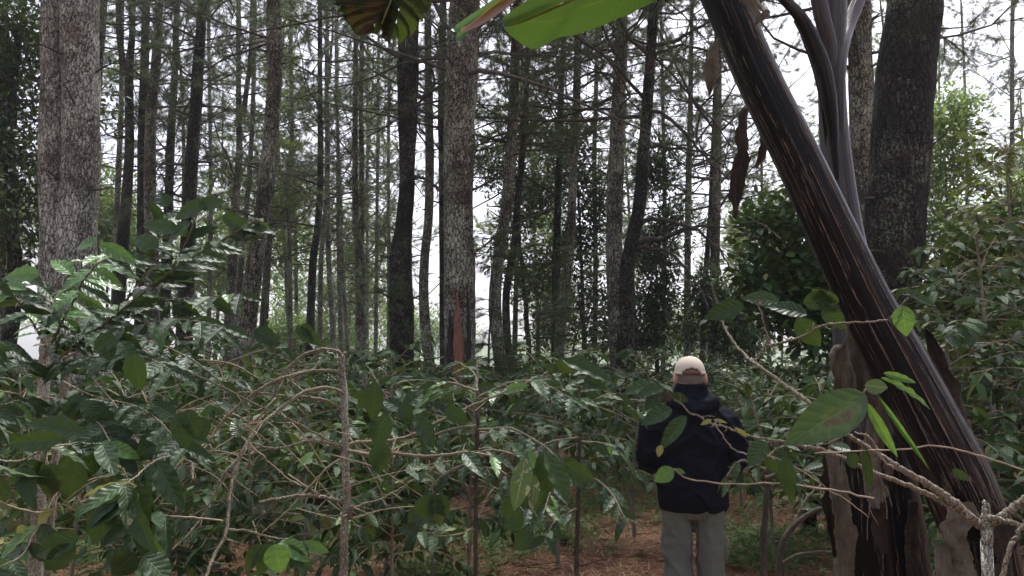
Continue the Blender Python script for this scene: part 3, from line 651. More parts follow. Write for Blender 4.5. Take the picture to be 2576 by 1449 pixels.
def crown_px(blobs, d, base):
    out = []
    for x, y, rx, ry, dd in blobs:
        c = at(x, y, d + dd) - base; s = (d + dd) / F; out.append((*c, rx * s, max(rx, ry) * s * .7, ry * s))
    return out
def ground_pt(px, d):
    p = at(px, 915, d); return np.array((p[0], d, float(ground_z(p[0], d))))
b = ground_pt(20, 11)
broadleaf('broadleaf_tree', 'tall dark evergreen broadleaf tree filling the left edge beside the thick pale trunk', 'broadleaf tree', b, 9,
          crown_px([(20, 60, 110, 90, 0), (0, 230, 110, 90, .3), (30, 380, 90, 80, 0), (10, 520, 90, 90, -.4), (40, 620, 70, 60, .3), (-150, 300, 120, 300, 0), (230, 260, 60, 60, .9), (70, 150, 60, 120, 1.2), (100, 470, 55, 120, 1.0)], 11, b), 420, 15000, .13, M['broad'], .13, .5)
b = ground_pt(1330, 21)
broadleaf('broadleaf_tree', 'dark leafy evergreen tree standing among the trunks right of the scarred centre pine', 'broadleaf tree', b, 9,
          crown_px([(1250, 420, 70, 70, 0), (1330, 300, 70, 80, 0), (1360, 480, 80, 90, .5), (1300, 560, 60, 60, 0), (1350, 700, 80, 70, 0), (1250, 640, 45, 40, 0)], 21, b), 260, 9000, .15, M['broad'], .09, .5)
b = ground_pt(1470, 19)
broadleaf('broadleaf_tree', 'dark leafy evergreen with low dense skirts left of the upright pale-barked pine', 'broadleaf tree', b, 8,
          crown_px([(1430, 360, 50, 80, 0), (1490, 480, 60, 90, 0), (1440, 620, 70, 80, 0), (1480, 760, 70, 70, 0), (1380, 820, 60, 60, .5), (1500, 850, 50, 60, 0)], 19, b), 290, 10500, .14, M['broad'], .08, .45)
b = ground_pt(1650, 17)
broadleaf('broadleaf_tree', 'bushy dark evergreen behind the dark curving pine, low over the coffee', 'broadleaf tree', b, 5,
          crown_px([(1640, 640, 50, 70, 0), (1650, 760, 60, 70, 0), (1620, 850, 60, 50, 0), (1690, 560, 50, 50, 0), (1650, 420, 50, 60, 0)], 17, b), 260, 9000, .13, M['broad'], .07, .4)
b = ground_pt(1770, 15)
broadleaf('broadleaf_tree', 'small dark evergreen bush right behind the man in the cap', 'bush', b, 3.5,
          crown_px([(1740, 830, 45, 40, 0), (1820, 780, 60, 60, 0), (1860, 860, 60, 60, 0), (1770, 720, 30, 50, 0)], 15, b), 200, 6500, .12, M['broad'], .05, .35)
b = ground_pt(1990, 7.5)
broadleaf('holly_bush', 'rounded bush of small glossy oval leaves left of the leaning banana stem', 'bush', b, 3.0,
          crown_px([(1945, 560, 60, 70, 0), (1930, 680, 60, 60, 0), (2010, 610, 70, 80, 0), (1990, 740, 100, 70, 0), (2060, 700, 60, 80, 0), (1900, 800, 60, 50, 0), (2060, 830, 60, 60, 0)], 7.5, b), 150, 4600, .11, M['coffee'], .04, .26, 3, leaf_mesh(5, 1, .55, .1, .1))
for (px, d, lb, kw) in [
  (2500, 5.6, 'tall leafy shrub at the far right edge, its top reaching beside the darkest trunk', dict(H=2.7, spread=.9, nb=64, z_lo=.2, leaf=.12, rs=.03, lean=(.1, 0))),
  (2390, 6.3, 'grey-stemmed shrub directly right of the darkest thick trunk', dict(H=2.5, spread=.8, nb=62, z_lo=.25, leaf=.115, rs=.026, lean=(.15, 0))),
  (2440, 4.6, 'leggy grey-stemmed shrub behind the foot of the leaning banana stem', dict(H=1.9, spread=.8, nb=38, z_lo=.3, leaf=.115, rs=.028, lean=(-.1, 0))),
  (2620, 4.4, 'dark shrub cut by the right edge behind the Y-forked coffee stem', dict(H=2.1, spread=.85, nb=40, z_lo=.25, leaf=.12, rs=.028, lean=(-.1, 0))),
  (2560, 7.5, 'yellow-tipped tall shrub rising highest at the far right edge', dict(H=4.0, spread=.9, nb=95, z_lo=.3, leaf=.13, rs=.03, sparse=.2))]:
    g_ = ground_pt(px, d); TALL.append((lb, g_, kw, px == 2560))
b = ground_pt(2400, 15)
broadleaf('broadleaf_tree', 'fresh green broadleaf tree just right of the darkest thick trunk', 'broadleaf tree', b, 7,
          crown_px([(2370, 330, 60, 60, 0), (2410, 270, 40, 40, 0), (2360, 440, 50, 60, 0), (2420, 420, 50, 50, 0), (2380, 560, 60, 60, 0)], 15, b), 170, 4200, .14, M['broad_light'], .06, .4)
b = ground_pt(2470, 8.5)
broadleaf('broadleaf_tree', 'dense dark bush filling the gap behind the tall shrubs right of the darkest trunk', 'bush', b, 3.4,
          crown_px([(2420, 640, 80, 70, 0), (2520, 700, 90, 90, 0), (2400, 780, 80, 80, 0), (2560, 560, 50, 70, 0), (2480, 860, 100, 70, 0)], 8.5, b), 190, 5600, .11, M['broad'], .05, .3)
b = ground_pt(2560, 13)
broadleaf('broadleaf_tree', 'airy green tree low behind the yellow-tipped shrub', 'broadleaf tree', b, 5,
          crown_px([(2500, 600, 90, 90, 0), (2580, 500, 60, 80, 0), (2450, 760, 100, 80, 0)], 13, b), 170, 3600, .13, M['broad_light'], .05, .4)
# light green woodland edge further down the slope
for (px, d, cy, rx, ry, nn) in [(640, 40, 600, 160, 190, 'yellow-green tree in the sunny gap behind the big leaning pine'), (860, 48, 700, 150, 160, 'pale yellow-green tree low behind the needle-clad double pine'),
                            (480, 44, 650, 120, 150, 'light green tree low behind the stouter dark pine'), (1060, 55, 830, 120, 60, 'soft green thicket seen low beside the scarred centre pine'),
                            (270, 30, 560, 60, 120, 'loose green tree beside the right edge of the thick pale twin trunk'), (1720, 45, 830, 120, 70, 'pale green thicket low behind the man in the cap'), (740, 34, 860, 150, 60, 'low green scrub beyond the arching bare coffee branch')]:
    b = ground_pt(px, d); s = d / F
    broadleaf('broadleaf_tree', nn, 'broadleaf tree', b, max(2, at(px, cy, d)[2] - b[2]), crown_px([(px, cy, rx, ry, 0), (px - rx * .5, cy + ry * .3, rx * .7, ry * .7, 1), (px + rx * .5, cy + ry * .2, rx * .7, ry * .6, -1)], d, b), 260, 8000, .26, M['broad_light'], .12, 1.1, group=None)

# ------------------------------------------------------------------ coffee shrubs
def coffee_parts(H, spread, nb, lm, leaf=.13, z_lo=.35, sparse=.0, rs=.018, lean=(0, 0)):
    st, br, fo, tw = MB(), MB(), MB(), MB()
    P = resample([(0, 0, -.05), (rng.normal(0, .02) + lean[0] * .4, rng.normal(0, .02), H * .4), (rng.normal(0, .04) + lean[0], rng.normal(0, .04) + lean[1], H)], 24)
    rr = np.linspace(rs, rs * .3, 24); tube(st, P, rr, 10, disp=bark_disp(.0015, 30, 14))
    for b in range(nb):
        z = z_lo * H + (H * 1.0 - z_lo * H) * (b + rng.random()) / nb; i = min(int(z / H * 23), 23); az = b * 2.4 + rng.normal(0, .4)
        h = np.array((math.cos(az), math.sin(az), 0)); f = z / H
        Ln = spread * rng.uniform(.65, 1.1) * (1.05 - .55 * f ** 3)
        n = 10; s = np.linspace(0, 1, n); el = rng.uniform(.15, .5) * (1 if f < .85 else 1.7) - s * rng.uniform(.2, .85)
        d = h[None] * np.cos(el)[:, None]; d[:, 2] += np.sin(el); d += np.cumsum(rng.normal(0, .05, (n, 3)), 0)
        Q = P[i] + np.vstack([[0, 0, 0], np.cumsum(d[1:] * Ln / (n - 1), 0)]); tube(br, Q, np.linspace(.007, .0025, n), 4, cap=False)
        LO, LD = [], []
        segs = [(Q, .3)]
        for j in range(2):
            a = rng.integers(3, 7); sd_ = norm(d[a] + rng.normal(0, .6, 3) * (1, 1, .3)); ql = Ln * rng.uniform(.25, .5)
            Q2 = resample([Q[a], Q[a] + sd_ * ql * .5, Q[a] + sd_ * ql - np.array((0, 0, ql * .25))], 6); tube(tw, Q2, np.linspace(.0035, .0018, 6), 3, cap=False); segs.append((Q2, .15))
        for (C, s0) in segs:
            Lc = np.linalg.norm(np.diff(C, axis=0), axis=1).sum(); k = max(2, int(Lc * (1 - s0) / (leaf * .5)))
            for ss in np.linspace(s0, 1, k):
                if rng.random() < sparse: continue
                q = ss * (len(C) - 1); a = int(min(q, len(C) - 2)); p0 = C[a] + (C[a + 1] - C[a]) * (q - a); dd = norm(C[a + 1] - C[a]); sv = norm(np.cross(dd, (0, 0, 1)))
                for sg in (-1, 1):
                    if rng.random() < .1: continue
                    LO.append(p0 + dd * .0); LD.append(norm(dd * rng.uniform(.3, 1.0) + sg * sv * .9 + np.array((0, 0, rng.uniform(-.9, .15)))))
        if LO:
            LO, LD = np.array(LO), np.array(LD); Nn = np.array((0, 0, 1.)) + rng.normal(0, .5, LO.shape)
            Mx = frames(LD, Nn) * (leaf * rng.uniform(.5, 1.3, len(LO)))[:, None, None]
            if isinstance(lm, list):
                pk = rng.integers(0, len(lm), len(LO))
                for q in range(len(lm)):
                    if (pk == q).any(): scatter(fo, *lm[q], Mx[pk == q], LO[pk == q])
            else: scatter(fo, *lm, Mx, LO)
    br.join(tw); return st, br, fo
def coffee(label, loc, rz=0, scale=1, proto=None, name='coffee_shrub', group='coffee shrubs', mt='coffee', **kw):
    t = thing(name, label, 'coffee shrub', loc, rz, group); t.scale = (scale,) * 3
    st, br, fo = coffee_parts(**kw)
    a = st.build('stem', M['stem'], t); br.join(fo, 1); c = br.build('crown', [M['twig'], M[mt]], t); KIDS[t.name] = [a, c]
    return t
GC = 'coffee shrubs planted under the pines'
FARLAB = 'dark green coffee shrub in the crowded plantation rows beneath the pine trunks'
protos = [coffee(FARLAB, (0, 0, 0), H=1.40 + .06 * i, spread=.84, nb=25, lm=LEAF_MID, leaf=.128, z_lo=.44, sparse=.05, rs=.02, group=GC) for i in range(6)]
for lb, g_, kw, yl in TALL: coffee(lb, g_, rz=rng.random() * 6, name='tall_shrub', group='tall shrubs at the right edge', mt='bush_yellow' if yl else 'coffee', lm=LEAF_MID, **kw)
NEARER = [  # x px, depth, scale, label
 (330, 5.6, 1.06, 'leafy coffee shrub behind the two bare brown stems of the foreground coffee'), (560, 6.2, 1.05, 'coffee shrub whose top reaches the foot of the big leaning pine'),
 (760, 5.2, .98, 'coffee shrub just beyond the arches of the bare coffee branch'), (980, 6.0, .98, 'coffee shrub in front of the thick dark twin pine'),
 (1180, 5.0, .93, 'coffee shrub with its dark stem clear of the litter, before the big scarred centre pine'), (1400, 6.2, .98, 'coffee shrub at the edge of the bare red path, left of the man'),
 (1590, 7.0, 1.0, 'coffee shrub brushing the left elbow of the man in the cap'),
 (1930, 6.2, .98, 'coffee shrub brushing the right elbow of the man in the cap'), (2080, 5.4, 1.0, 'coffee shrub half hidden by the hanging brown banana sheaths'),
 (60, 5.2, 1.0, 'coffee shrub behind the ferny weeds at the left edge'), (1000, 4.4, .72, 'small coffee shrub low down just right of the bare central coffee stem'),
 (780, 4.3, .72, 'small full coffee shrub filling the gap under the arching bare branches'),
 (450, 4.5, .75, 'small coffee shrub low behind the hanging leaves of the left foreground coffee'),
 (1090, 5.4, .80, 'short coffee shrub close behind the straight dark coffee stem'),
 (880, 5.6, .85, 'short dense coffee shrub directly behind the bare central coffee stem'),
 (220, 4.6, .75, 'low coffee shrub between the two brown stems and the ferny weeds'),
 (640, 4.6, .85, 'coffee shrub tangled in the dry twigs left of the bare central coffee stem')]
for i, (px, d, s, lb) in enumerate(NEARER):
    p = protos[i % 6]; g = ground_pt(px, d); copy_tree(p, g, rng.random() * 6.28, s, lb, 'nearer coffee shrubs')
rows = []
for d in np.arange(7.6, 24.5, 1.35):
    wdt = d * .80
    for x in np.arange(-wdt, wdt, 1.22 + (d > 14) * .35):
        rows.append((x + rng.normal(0, .2), d + rng.normal(0, .22)))
i = 0
for (x, y) in rows:
    if (.35 < x < 2.0 and y < 8.6) or (-.6 < x < 1.2 and y < 7.9): continue
    p = protos[i % 6]; loc = (x, y, float(ground_z(x, y))); s = rng.uniform(.88, 1.1)
    if i < 6: p.location = loc; p.rotation_euler = (0, 0, rng.random() * 6); p.scale = (s,) * 3
    else: copy_tree(p, loc, rng.random() * 6.28, s, FARLAB, GC)
    i += 1

# ---- foreground coffee, twig by twig
class Near:
    def __init__(s, name, label, cat, base, group=None):
        s.t = thing(name, label, cat, base, 0, group); s.b = np.array(base, float); s.tw = MB(); s.st = MB(); s.gr = MB(); s.lf = {}
    def path(s, pts, d, n=30):
        return resample([at(x, y, d if np.isscalar(d) else d[i]) for i, (x, y) in enumerate(pts)], n) - s.b
    def stem(s, pts, d, w0, w1, n=60, to_ground=False, mbk='st', sides=16, amp=.0018):
        P = np.array([at(x, y, d if np.isscalar(d) else d[i]) for i, (x, y) in enumerate(pts)])
        dd = d if np.isscalar(d) else np.mean(d)
        if to_ground:
            e = P[-1].copy(); g = float(ground_z(e[0], e[1])) - .05; P = np.vstack([P, (e + (e[0], e[1], g)) / 2, (e[0], e[1], g)])
        Q = resample(P, n) - s.b; Q[1:-1] += rng.normal(0, .0012, Q[1:-1].shape)
        r = np.linspace(w0, w1, n) / 2 / F * dd
        r = r * (1 + .12 * np.clip(np.sin(np.linspace(0, max(6, n * .17), n) + rng.random() * 6), 0, 1) ** 14)
        if mbk == 'tw': o_ = MB(); tube(o_, Q, r, sides, disp=bark_disp(amp, 40, 20)); o_.build('branch', M['branch'], s.t)
        else: tube(getattr(s, mbk), Q, r, sides, disp=bark_disp(amp, 40, 20))
        return Q
    def twig(s, pts, d, w0=5, w1=3, n=26, mbk='tw', leaves=None):
        P = s.path(pts, d, n); dd = d if np.isscalar(d) else np.mean(d)
        P[1:] += np.cumsum(rng.normal(0, .0012, P[1:].shape), 0)
        if w0 >= 6 and mbk == 'tw':
            o_ = MB(); n2 = 90; P2_ = resample(P, n2); sk = np.abs(np.sin(np.linspace(0, len(pts) * 2.2 * math.pi, n2))) ; P2_[1:-1] += rng.normal(0, .0006, (n2 - 2, 3))
            r_ = np.linspace(w0, w1, n2) / 2 / F * dd; tube(o_, P2_, r_ * (1 + .30 * np.exp(-(sk / .16) ** 2) + rng.normal(0, .025, n2)), 10)
            for j in range(int(len(pts) * 1.5)):
                i = rng.integers(10, n2 - 4); dd_ = norm(rng.normal(0, 1, 3) + (P2_[i + 1] - P2_[i]) * 40); ln_ = rng.uniform(.02, .09) * (.3 if dd < 2 else 1); tube(o_, resample([P2_[i], P2_[i] + dd_ * ln_ * .5, P2_[i] + dd_ * ln_ + rng.normal(0, .006, 3)], 6), np.linspace(r_[i] * .5, .0008, 6), 5)
            o_.build('branch', M['branch'], s.t)
        else: tube(getattr(s, mbk), P, np.linspace(w0, w1, n) / 2 / F * dd, 7)
        if leaves: s.leafy(P, **leaves)
        return P
    def add_leaf(s, O, D, Nn, ln, mt='coffee_hi', base=None, wid=1.0):
        f = s.lf.setdefault((mt, len(s.lf) if mt in ('coffee_mined_shiny', 'coffee_spot', 'dry') else 0), MB()); bm = base or LEAF_HI[rng.integers(0, 3)]
        Mx = frames(np.array([D]), np.array([Nn])) * np.array((ln * wid, ln, ln))[None, None, :]
        scatter(f, *bm, Mx, np.array([O]))
    def leaf(s, bx, by, tx, ty, w_, d, mt='coffee_hi', tilt=None, dt=0.0, k=None):
        """leaf from base pixel to tip pixel, w_ pixels wide"""
        A = at(bx, by, d) - s.b; B = at(tx, ty, d + dt) - s.b; D = B - A; ln = np.linalg.norm(D)
        toc = norm(np.array((0, 0, CAMZ)) - (A + s.b)); up = np.array((0, 0, 1.))
        Nn = tilt if tilt is not None else norm(toc * .9 + up * rng.uniform(.05, .6) + rng.normal(0, .22, 3))
        Nn = norm(toc - up * .05) if mt == 'coffee_spot' else Nn; wreal = w_ / F * d / (.37 * ln); s.add_leaf(A, norm(D), Nn, ln, mt, None if k is None else LEAF_HI[k], wreal)
    def leafy(s, P, ln=.12, step=.055, s0=.15, mt='coffee_hi', droop=.6, bright=.04, side=.9):
        Lc = np.concatenate([[0], np.cumsum(np.linalg.norm(np.diff(P, axis=0), axis=1))]); k = max(2, int(Lc[-1] * (1 - s0) / step))
        for u in np.linspace(s0, 1, k):
            i = min(np.searchsorted(Lc, u * Lc[-1]), len(P) - 1); i = max(i, 1); dd = norm(P[i] - P[i - 1]); sv = norm(np.cross(dd, (0, 0, 1)) + 1e-6)
            for sg in (-1, 1):
                D = norm(dd * rng.uniform(.4, 1.0) + sg * sv * side + np.array((0, 0, -droop * rng.uniform(.1, 1.5))))
                Nn = np.array((0, -.85, .8)) + rng.normal(0, .38, 3)
                s.add_leaf(P[i], D, Nn, ln * rng.uniform(.7, 1.15), mt if rng.random() > bright else 'coffee_bright')
    def done(s):
        if s.st.n: s.st.build('stem', M[getattr(s, 'sm', 'stem')], s.t)
        if s.tw.n: s.tw.build('twigs', M['twig'], s.t)
        for (k, _), f in s.lf.items():
            f.build({'coffee_hi': 'foliage', 'coffee_bright': 'fresh_leaves', 'coffee_yellow': 'yellow_leaves', 'coffee_spot': 'spotted_leaf', 'coffee_mined_shiny': 'mined_shiny_leaf', 'dry': 'withered_leaf'}.get(k, 'foliage'), M[k], s.t)

# bare central coffee with arching branches
c = Near('coffee_shrub', 'bare grey coffee stem with arching leafless branches in the foreground centre', 'coffee shrub', ground_pt(865, 2.6))
c.stem([(860, 893), (862, 950), (868, 1060), (869, 1130), (871, 1250), (866, 1350), (864, 1449)], 2.6, 17, 26, n=110, to_ground=True)
c.stem([(872, 886), (862, 896), (855, 905)], 2.6, 8, 15, 8)
def arch(pts, w0, w1, dz=0, lv=None): return c.twig(pts, list(2.6 + np.linspace(0, dz, len(pts))), w0, w1, 34, leaves=lv)
arch([(862, 900), (848, 886), (812, 879), (770, 892), (735, 918), (708, 955), (694, 1000)], 10, 6, -.1)
arch([(860, 943), (840, 933), (790, 932), (720, 945), (655, 975), (595, 1015), (545, 1065), (512, 1118), (480, 1155), (476, 1200)], 10, 6, -.35)
arch([(864, 992), (850, 982), (810, 977), (758, 992), (700, 1032), (655, 1068), (622, 1112), (592, 1180), (575, 1255), (566, 1335), (535, 1400), (515, 1460)], 10, 7, -.5)
arch([(866, 1032), (838, 1018), (790, 1003), (700, 995), (600, 985)], 9, 4, -.1)
arch([(870, 1132), (930, 1140), (1000, 1142), (1080, 1148), (1160, 1135), (1240, 1142)], 10, 6, -.15, dict(s0=.8, ln=.12))
arch([(869, 1125), (900, 1112), (960, 1110), (1030, 1095), (1100, 1060), (1170, 1025), (1320, 960), (1390, 925)], 9, 4, .15, dict(s0=.75, ln=.11))
arch([(868, 1138), (830, 1112), (770, 1105), (700, 1120), (640, 1100)], 8, 4, -.2)
arch([(868, 1262), (820, 1246), (760, 1240), (700, 1246), (648, 1256)], 10, 6, -.15)
arch([(872, 1130), (800, 1095), (700, 1045), (560, 975), (430, 915)], 6, 4, -.3)
arch([(864, 1150), (820, 1180), (770, 1235), (720, 1290), (650, 1350)], 5, 3, -.1)
arch([(600, 1150), (560, 1200), (520, 1290), (480, 1340), (430, 1390)], 6, 4, -.2)
arch([(512, 1118), (470, 1150), (440, 1180), (400, 1250), (330, 1320)], 5, 3, -.2)
arch([(872, 1280), (920, 1262), (980, 1240), (1040, 1200)], 6, 3, .1)
arch([(880, 1300), (888, 1280), (896, 1276)], 14, 10)
arch([(694, 1000), (660, 1040), (600, 1090), (540, 1130), (470, 1175)], 5, 3, -.2)
arch([(622, 1112), (680, 1160), (720, 1195), (760, 1220)], 5, 3)
arch([(566, 1330), (640, 1340), (700, 1360), (760, 1372)], 6, 4, -.1, dict(s0=.75, ln=.12, bright=.5))
for k in range(26):      # dry twig tangle
    x0, y0 = rng.uniform(380, 900), rng.uniform(930, 1330); a = rng.normal(.25, .55); ln = rng.uniform(80, 300); dd = rng.uniform(2.3, 3.4)
    arch_pts = [(x0, y0), (x0 + ln * .5 * math.cos(a), y0 + ln * .5 * math.sin(a) - rng.uniform(0, 14)), (x0 + ln * math.cos(a), y0 + ln * math.sin(a) + rng.uniform(-5, 25))]
    c.twig(arch_pts, dd, rng.uniform(2, 4), 1.2, 12, leaves=dict(s0=.7, ln=.10, step=.07) if rng.random() < .35 else None)
for l in [(946, 960, 930, 1062, 58, 2.4), (930, 975, 905, 1030, 40, 2.45), (970, 1045, 942, 1125, 60, 2.35), (955, 1110, 958, 1195, 58, 2.3), (1005, 1020, 1040, 1060, 40, 2.4), (1012, 1030, 960, 1000, 38, 2.5),
          (1045, 1040, 1095, 1128, 48, 2.4), (1060, 1045, 1075, 1120, 40, 2.5), (1120, 1030, 1180, 1060, 40, 2.6), (1015, 1025, 1060, 985, 34, 2.6), (905, 1100, 885, 1070, 34, 2.5),
          (1400, 905, 1440, 945, 40, 2.6), (1415, 905, 1545, 955, 40, 2.5), (1395, 915, 1380, 940, 34, 2.6), (1440, 900, 1500, 930, 36, 2.6),
          (745, 820, 810, 870, 36, 2.5), (760, 815, 790, 850, 30, 2.5), (640, 830, 700, 860, 44, 2.5), (655, 845, 690, 880, 34, 2.5),
          (1370, 1140, 1440, 1265, 62, 2.2), (1355, 1145, 1400, 1240, 55, 2.25), (1420, 1165, 1500, 1215, 44, 2.3), (1345, 1175, 1352, 1290, 46, 2.3), (1330, 1160, 1285, 1110, 40, 2.3), (1290, 1245, 1275, 1310, 40, 2.3), (1300, 1230, 1340, 1280, 44, 2.3),
          (1310, 1330, 1270, 1280, 50, 2.6), (1335, 1340, 1290, 1380, 50, 2.6), (1080, 1245, 1060, 1310, 55, 2.5), (1095, 1245, 1130, 1300, 45, 2.5), (1090, 1240, 1110, 1330, 40, 2.5)]:
    c.leaf(*l)
c.leaf(1322, 1150, 1297, 1292, 54, 2.15, 'coffee_mined_shiny'); c.leaf(1340, 1180, 1330, 1130, 34, 2.3, 'coffee_bright'); c.leaf(602, 1100, 590, 1050, 36, 2.5, 'coffee_mined_shiny')
c.leaf(1345, 1195, 1338, 1290, 30, 2.25, 'coffee_mined_shiny')
arch([(1190, 1140), (1260, 1130), (1330, 1150), (1380, 1145)], 6, 3, -.3); arch([(1080, 1160), (1085, 1240), (1100, 1250)], 3, 3)
c.done()

# two leafy coffees in the middle foreground
for (lb, d, st_, brs) in [
  ('leafy coffee shrub with a straight dark stem, right of the bare central stem', 3.5, [(1203, 1040), (1200, 1110), (1197, 1215), (1196, 1449)],
   [[(1202, 985), (1120, 960), (1040, 985), (975, 1040)], [(1202, 1000), (1290, 960), (1370, 960), (1440, 1000)], [(1200, 1070), (1100, 1090), (1010, 1150)], [(1200, 1080), (1290, 1080), (1380, 1130), (1440, 1200)],
    [(1198, 1160), (1120, 1190), (1050, 1270)], [(1198, 1170), (1270, 1190), (1330, 1270)], [(1202, 990), (1190, 940), (1150, 910)], [(1200, 1130), (1240, 1130), (1260, 1200)], [(1197, 1330), (1120, 1345), (1060, 1330)]]),
  ('leafy coffee shrub left of the man, its slim stem rising from red litter', 4.1, [(1460, 1080), (1458, 1130), (1455, 1250), (1450, 1420)],
   [[(1460, 1020), (1380, 985), (1300, 1010)], [(1460, 1030), (1540, 990), (1600, 1030)], [(1458, 1100), (1370, 1120), (1310, 1190)], [(1458, 1110), (1540, 1120), (1600, 1200)], [(1456, 1180), (1400, 1210), (1360, 1300)],
    [(1456, 1190), (1520, 1220), (1570, 1300)], [(1460, 1020), (1455, 970), (1480, 930)], [(1452, 1280), (1400, 1310), (1370, 1350)]])]:
    q_ = Near('coffee_shrub', lb, 'coffee shrub', ground_pt(st_[-1][0], d)); q_.sm = 'limb'; q_.stem(st_, d, 9, 15, n=70, to_ground=True, amp=.003)
    for b_ in brs:
        dz = rng.uniform(-.6, .35); q_.twig(b_, list(d + np.linspace(0, dz, len(b_))), 7, 3, leaves=dict(ln=.115, step=.06, s0=.15, bright=.04))
    q_.done()

# leafy foreground coffee at the left
g = ground_pt(110, 3.2)
c = Near('coffee_shrub', 'big leafy coffee shrub spreading over the left foreground with two brown stems', 'coffee shrub', g)
c.stem([(128, 780), (112, 900), (108, 1000), (104, 1120), (98, 1250), (95, 1330)], 3.2, 26, 36, n=90, to_ground=True, amp=.005)
c.stem([(200, 780), (178, 880), (160, 980), (150, 1060), (140, 1130)], 3.3, 14, 24, n=60, to_ground=True, amp=.004)
c.stem([(150, 780), (172, 900), (165, 1000)], 3.25, 10, 12, n=40)
lv = dict(ln=.108, step=.05)
def tw(pts, d, w0=6, w1=3, **kw):
    q = dict(lv); q.update(kw); c.twig(pts, d, w0, w1, leaves=q)
tw([(150, 900), (280, 800), (420, 690), (500, 640), (585, 592), (640, 560)], [2.9, 2.6, 2.4, 2.3, 2.2, 2.2], 8, 3, s0=.25, ln=.105, droop=.3, bright=.0)
tw([(330, 770), (420, 700), (470, 610), (500, 540), (530, 500)], [2.6, 2.5, 2.4, 2.4, 2.4], 7, 3, s0=.3, ln=.11, droop=.1, bright=.0)
tw([(300, 780), (350, 720), (390, 650), (400, 600), (410, 560)], [2.6, 2.5, 2.4, 2.4, 2.4], 6, 3, s0=.4, ln=.11, droop=.1, bright=.0)
tw([(130, 860), (180, 760), (220, 680), (270, 640)], [2.9, 2.6, 2.3, 2.2], 6, 3, bright=.6, ln=.12)
tw([(120, 880), (60, 780), (0, 720), (-80, 680)], [3, 2.7, 2.4, 2.2], 6, 3, bright=.3)
tw([(110, 900), (200, 840), (330, 820), (450, 800), (560, 820)], [3, 2.7, 2.4, 2.3, 2.2], 7, 3)
tw([(110, 900), (240, 790), (380, 760), (500, 750), (600, 740)], [3, 2.8, 2.6, 2.5, 2.4], 7, 3)
tw([(110, 920), (230, 900), (340, 890), (430, 930)], [3, 2.6, 2.2, 2.0], 7, 3)
tw([(110, 900), (150, 820), (100, 720), (60, 680)], [3, 2.8, 2.6, 2.5], 6, 3)
tw([(160, 900), (260, 860), (370, 860), (470, 900), (560, 960)], [3.1, 3.0, 2.8, 2.7, 2.6], 6, 3)
tw([(100, 950), (30, 880), (-40, 860), (-120, 880)], [3, 2.6, 2.3, 2.0], 6, 3)
tw([(100, 1000), (40, 1010), (-20, 1040), (-100, 1080)], [3, 2.6, 2.2, 1.9], 6, 3)
tw([(160, 960), (240, 1000), (330, 1020), (400, 1060), (470, 1130)], [3.1, 2.8, 2.5, 2.2, 2.0], 6, 3, step=.05)
tw([(120, 1000), (200, 1010), (260, 1060), (300, 1120)], [3.1, 2.6, 2.2, 2.0], 6, 3)
tw([(-60, 1150), (40, 1165), (110, 1130), (180, 1120), (250, 1125)], [1.7, 1.8, 1.8, 1.9, 1.9], 7, 4, s0=.1, step=.06, ln=.13, droop=1.2)
tw([(-40, 1240), (70, 1280), (140, 1275), (215, 1220), (290, 1195)], [1.6, 1.7, 1.8, 1.8, 1.9], 5, 3, s0=.75, ln=.13, droop=1.3)
tw([(470, 1135), (400, 1160), (350, 1200), (310, 1225)], [2.1, 1.9, 1.8, 1.7], 6, 3, s0=.5, ln=.15, droop=1.3, side=.6)
tw([(140, 1240), (100, 1330), (60, 1400), (0, 1440)], [2.0, 1.9, 1.8, 1.7], 5, 3, s0=.3, ln=.12, droop=.7, bright=.3)
tw([(560, 1310), (470, 1300), (380, 1290), (330, 1260)], [2.0, 1.9, 1.8, 1.7], 5, 3, s0=.5, ln=.13, droop=1.2)
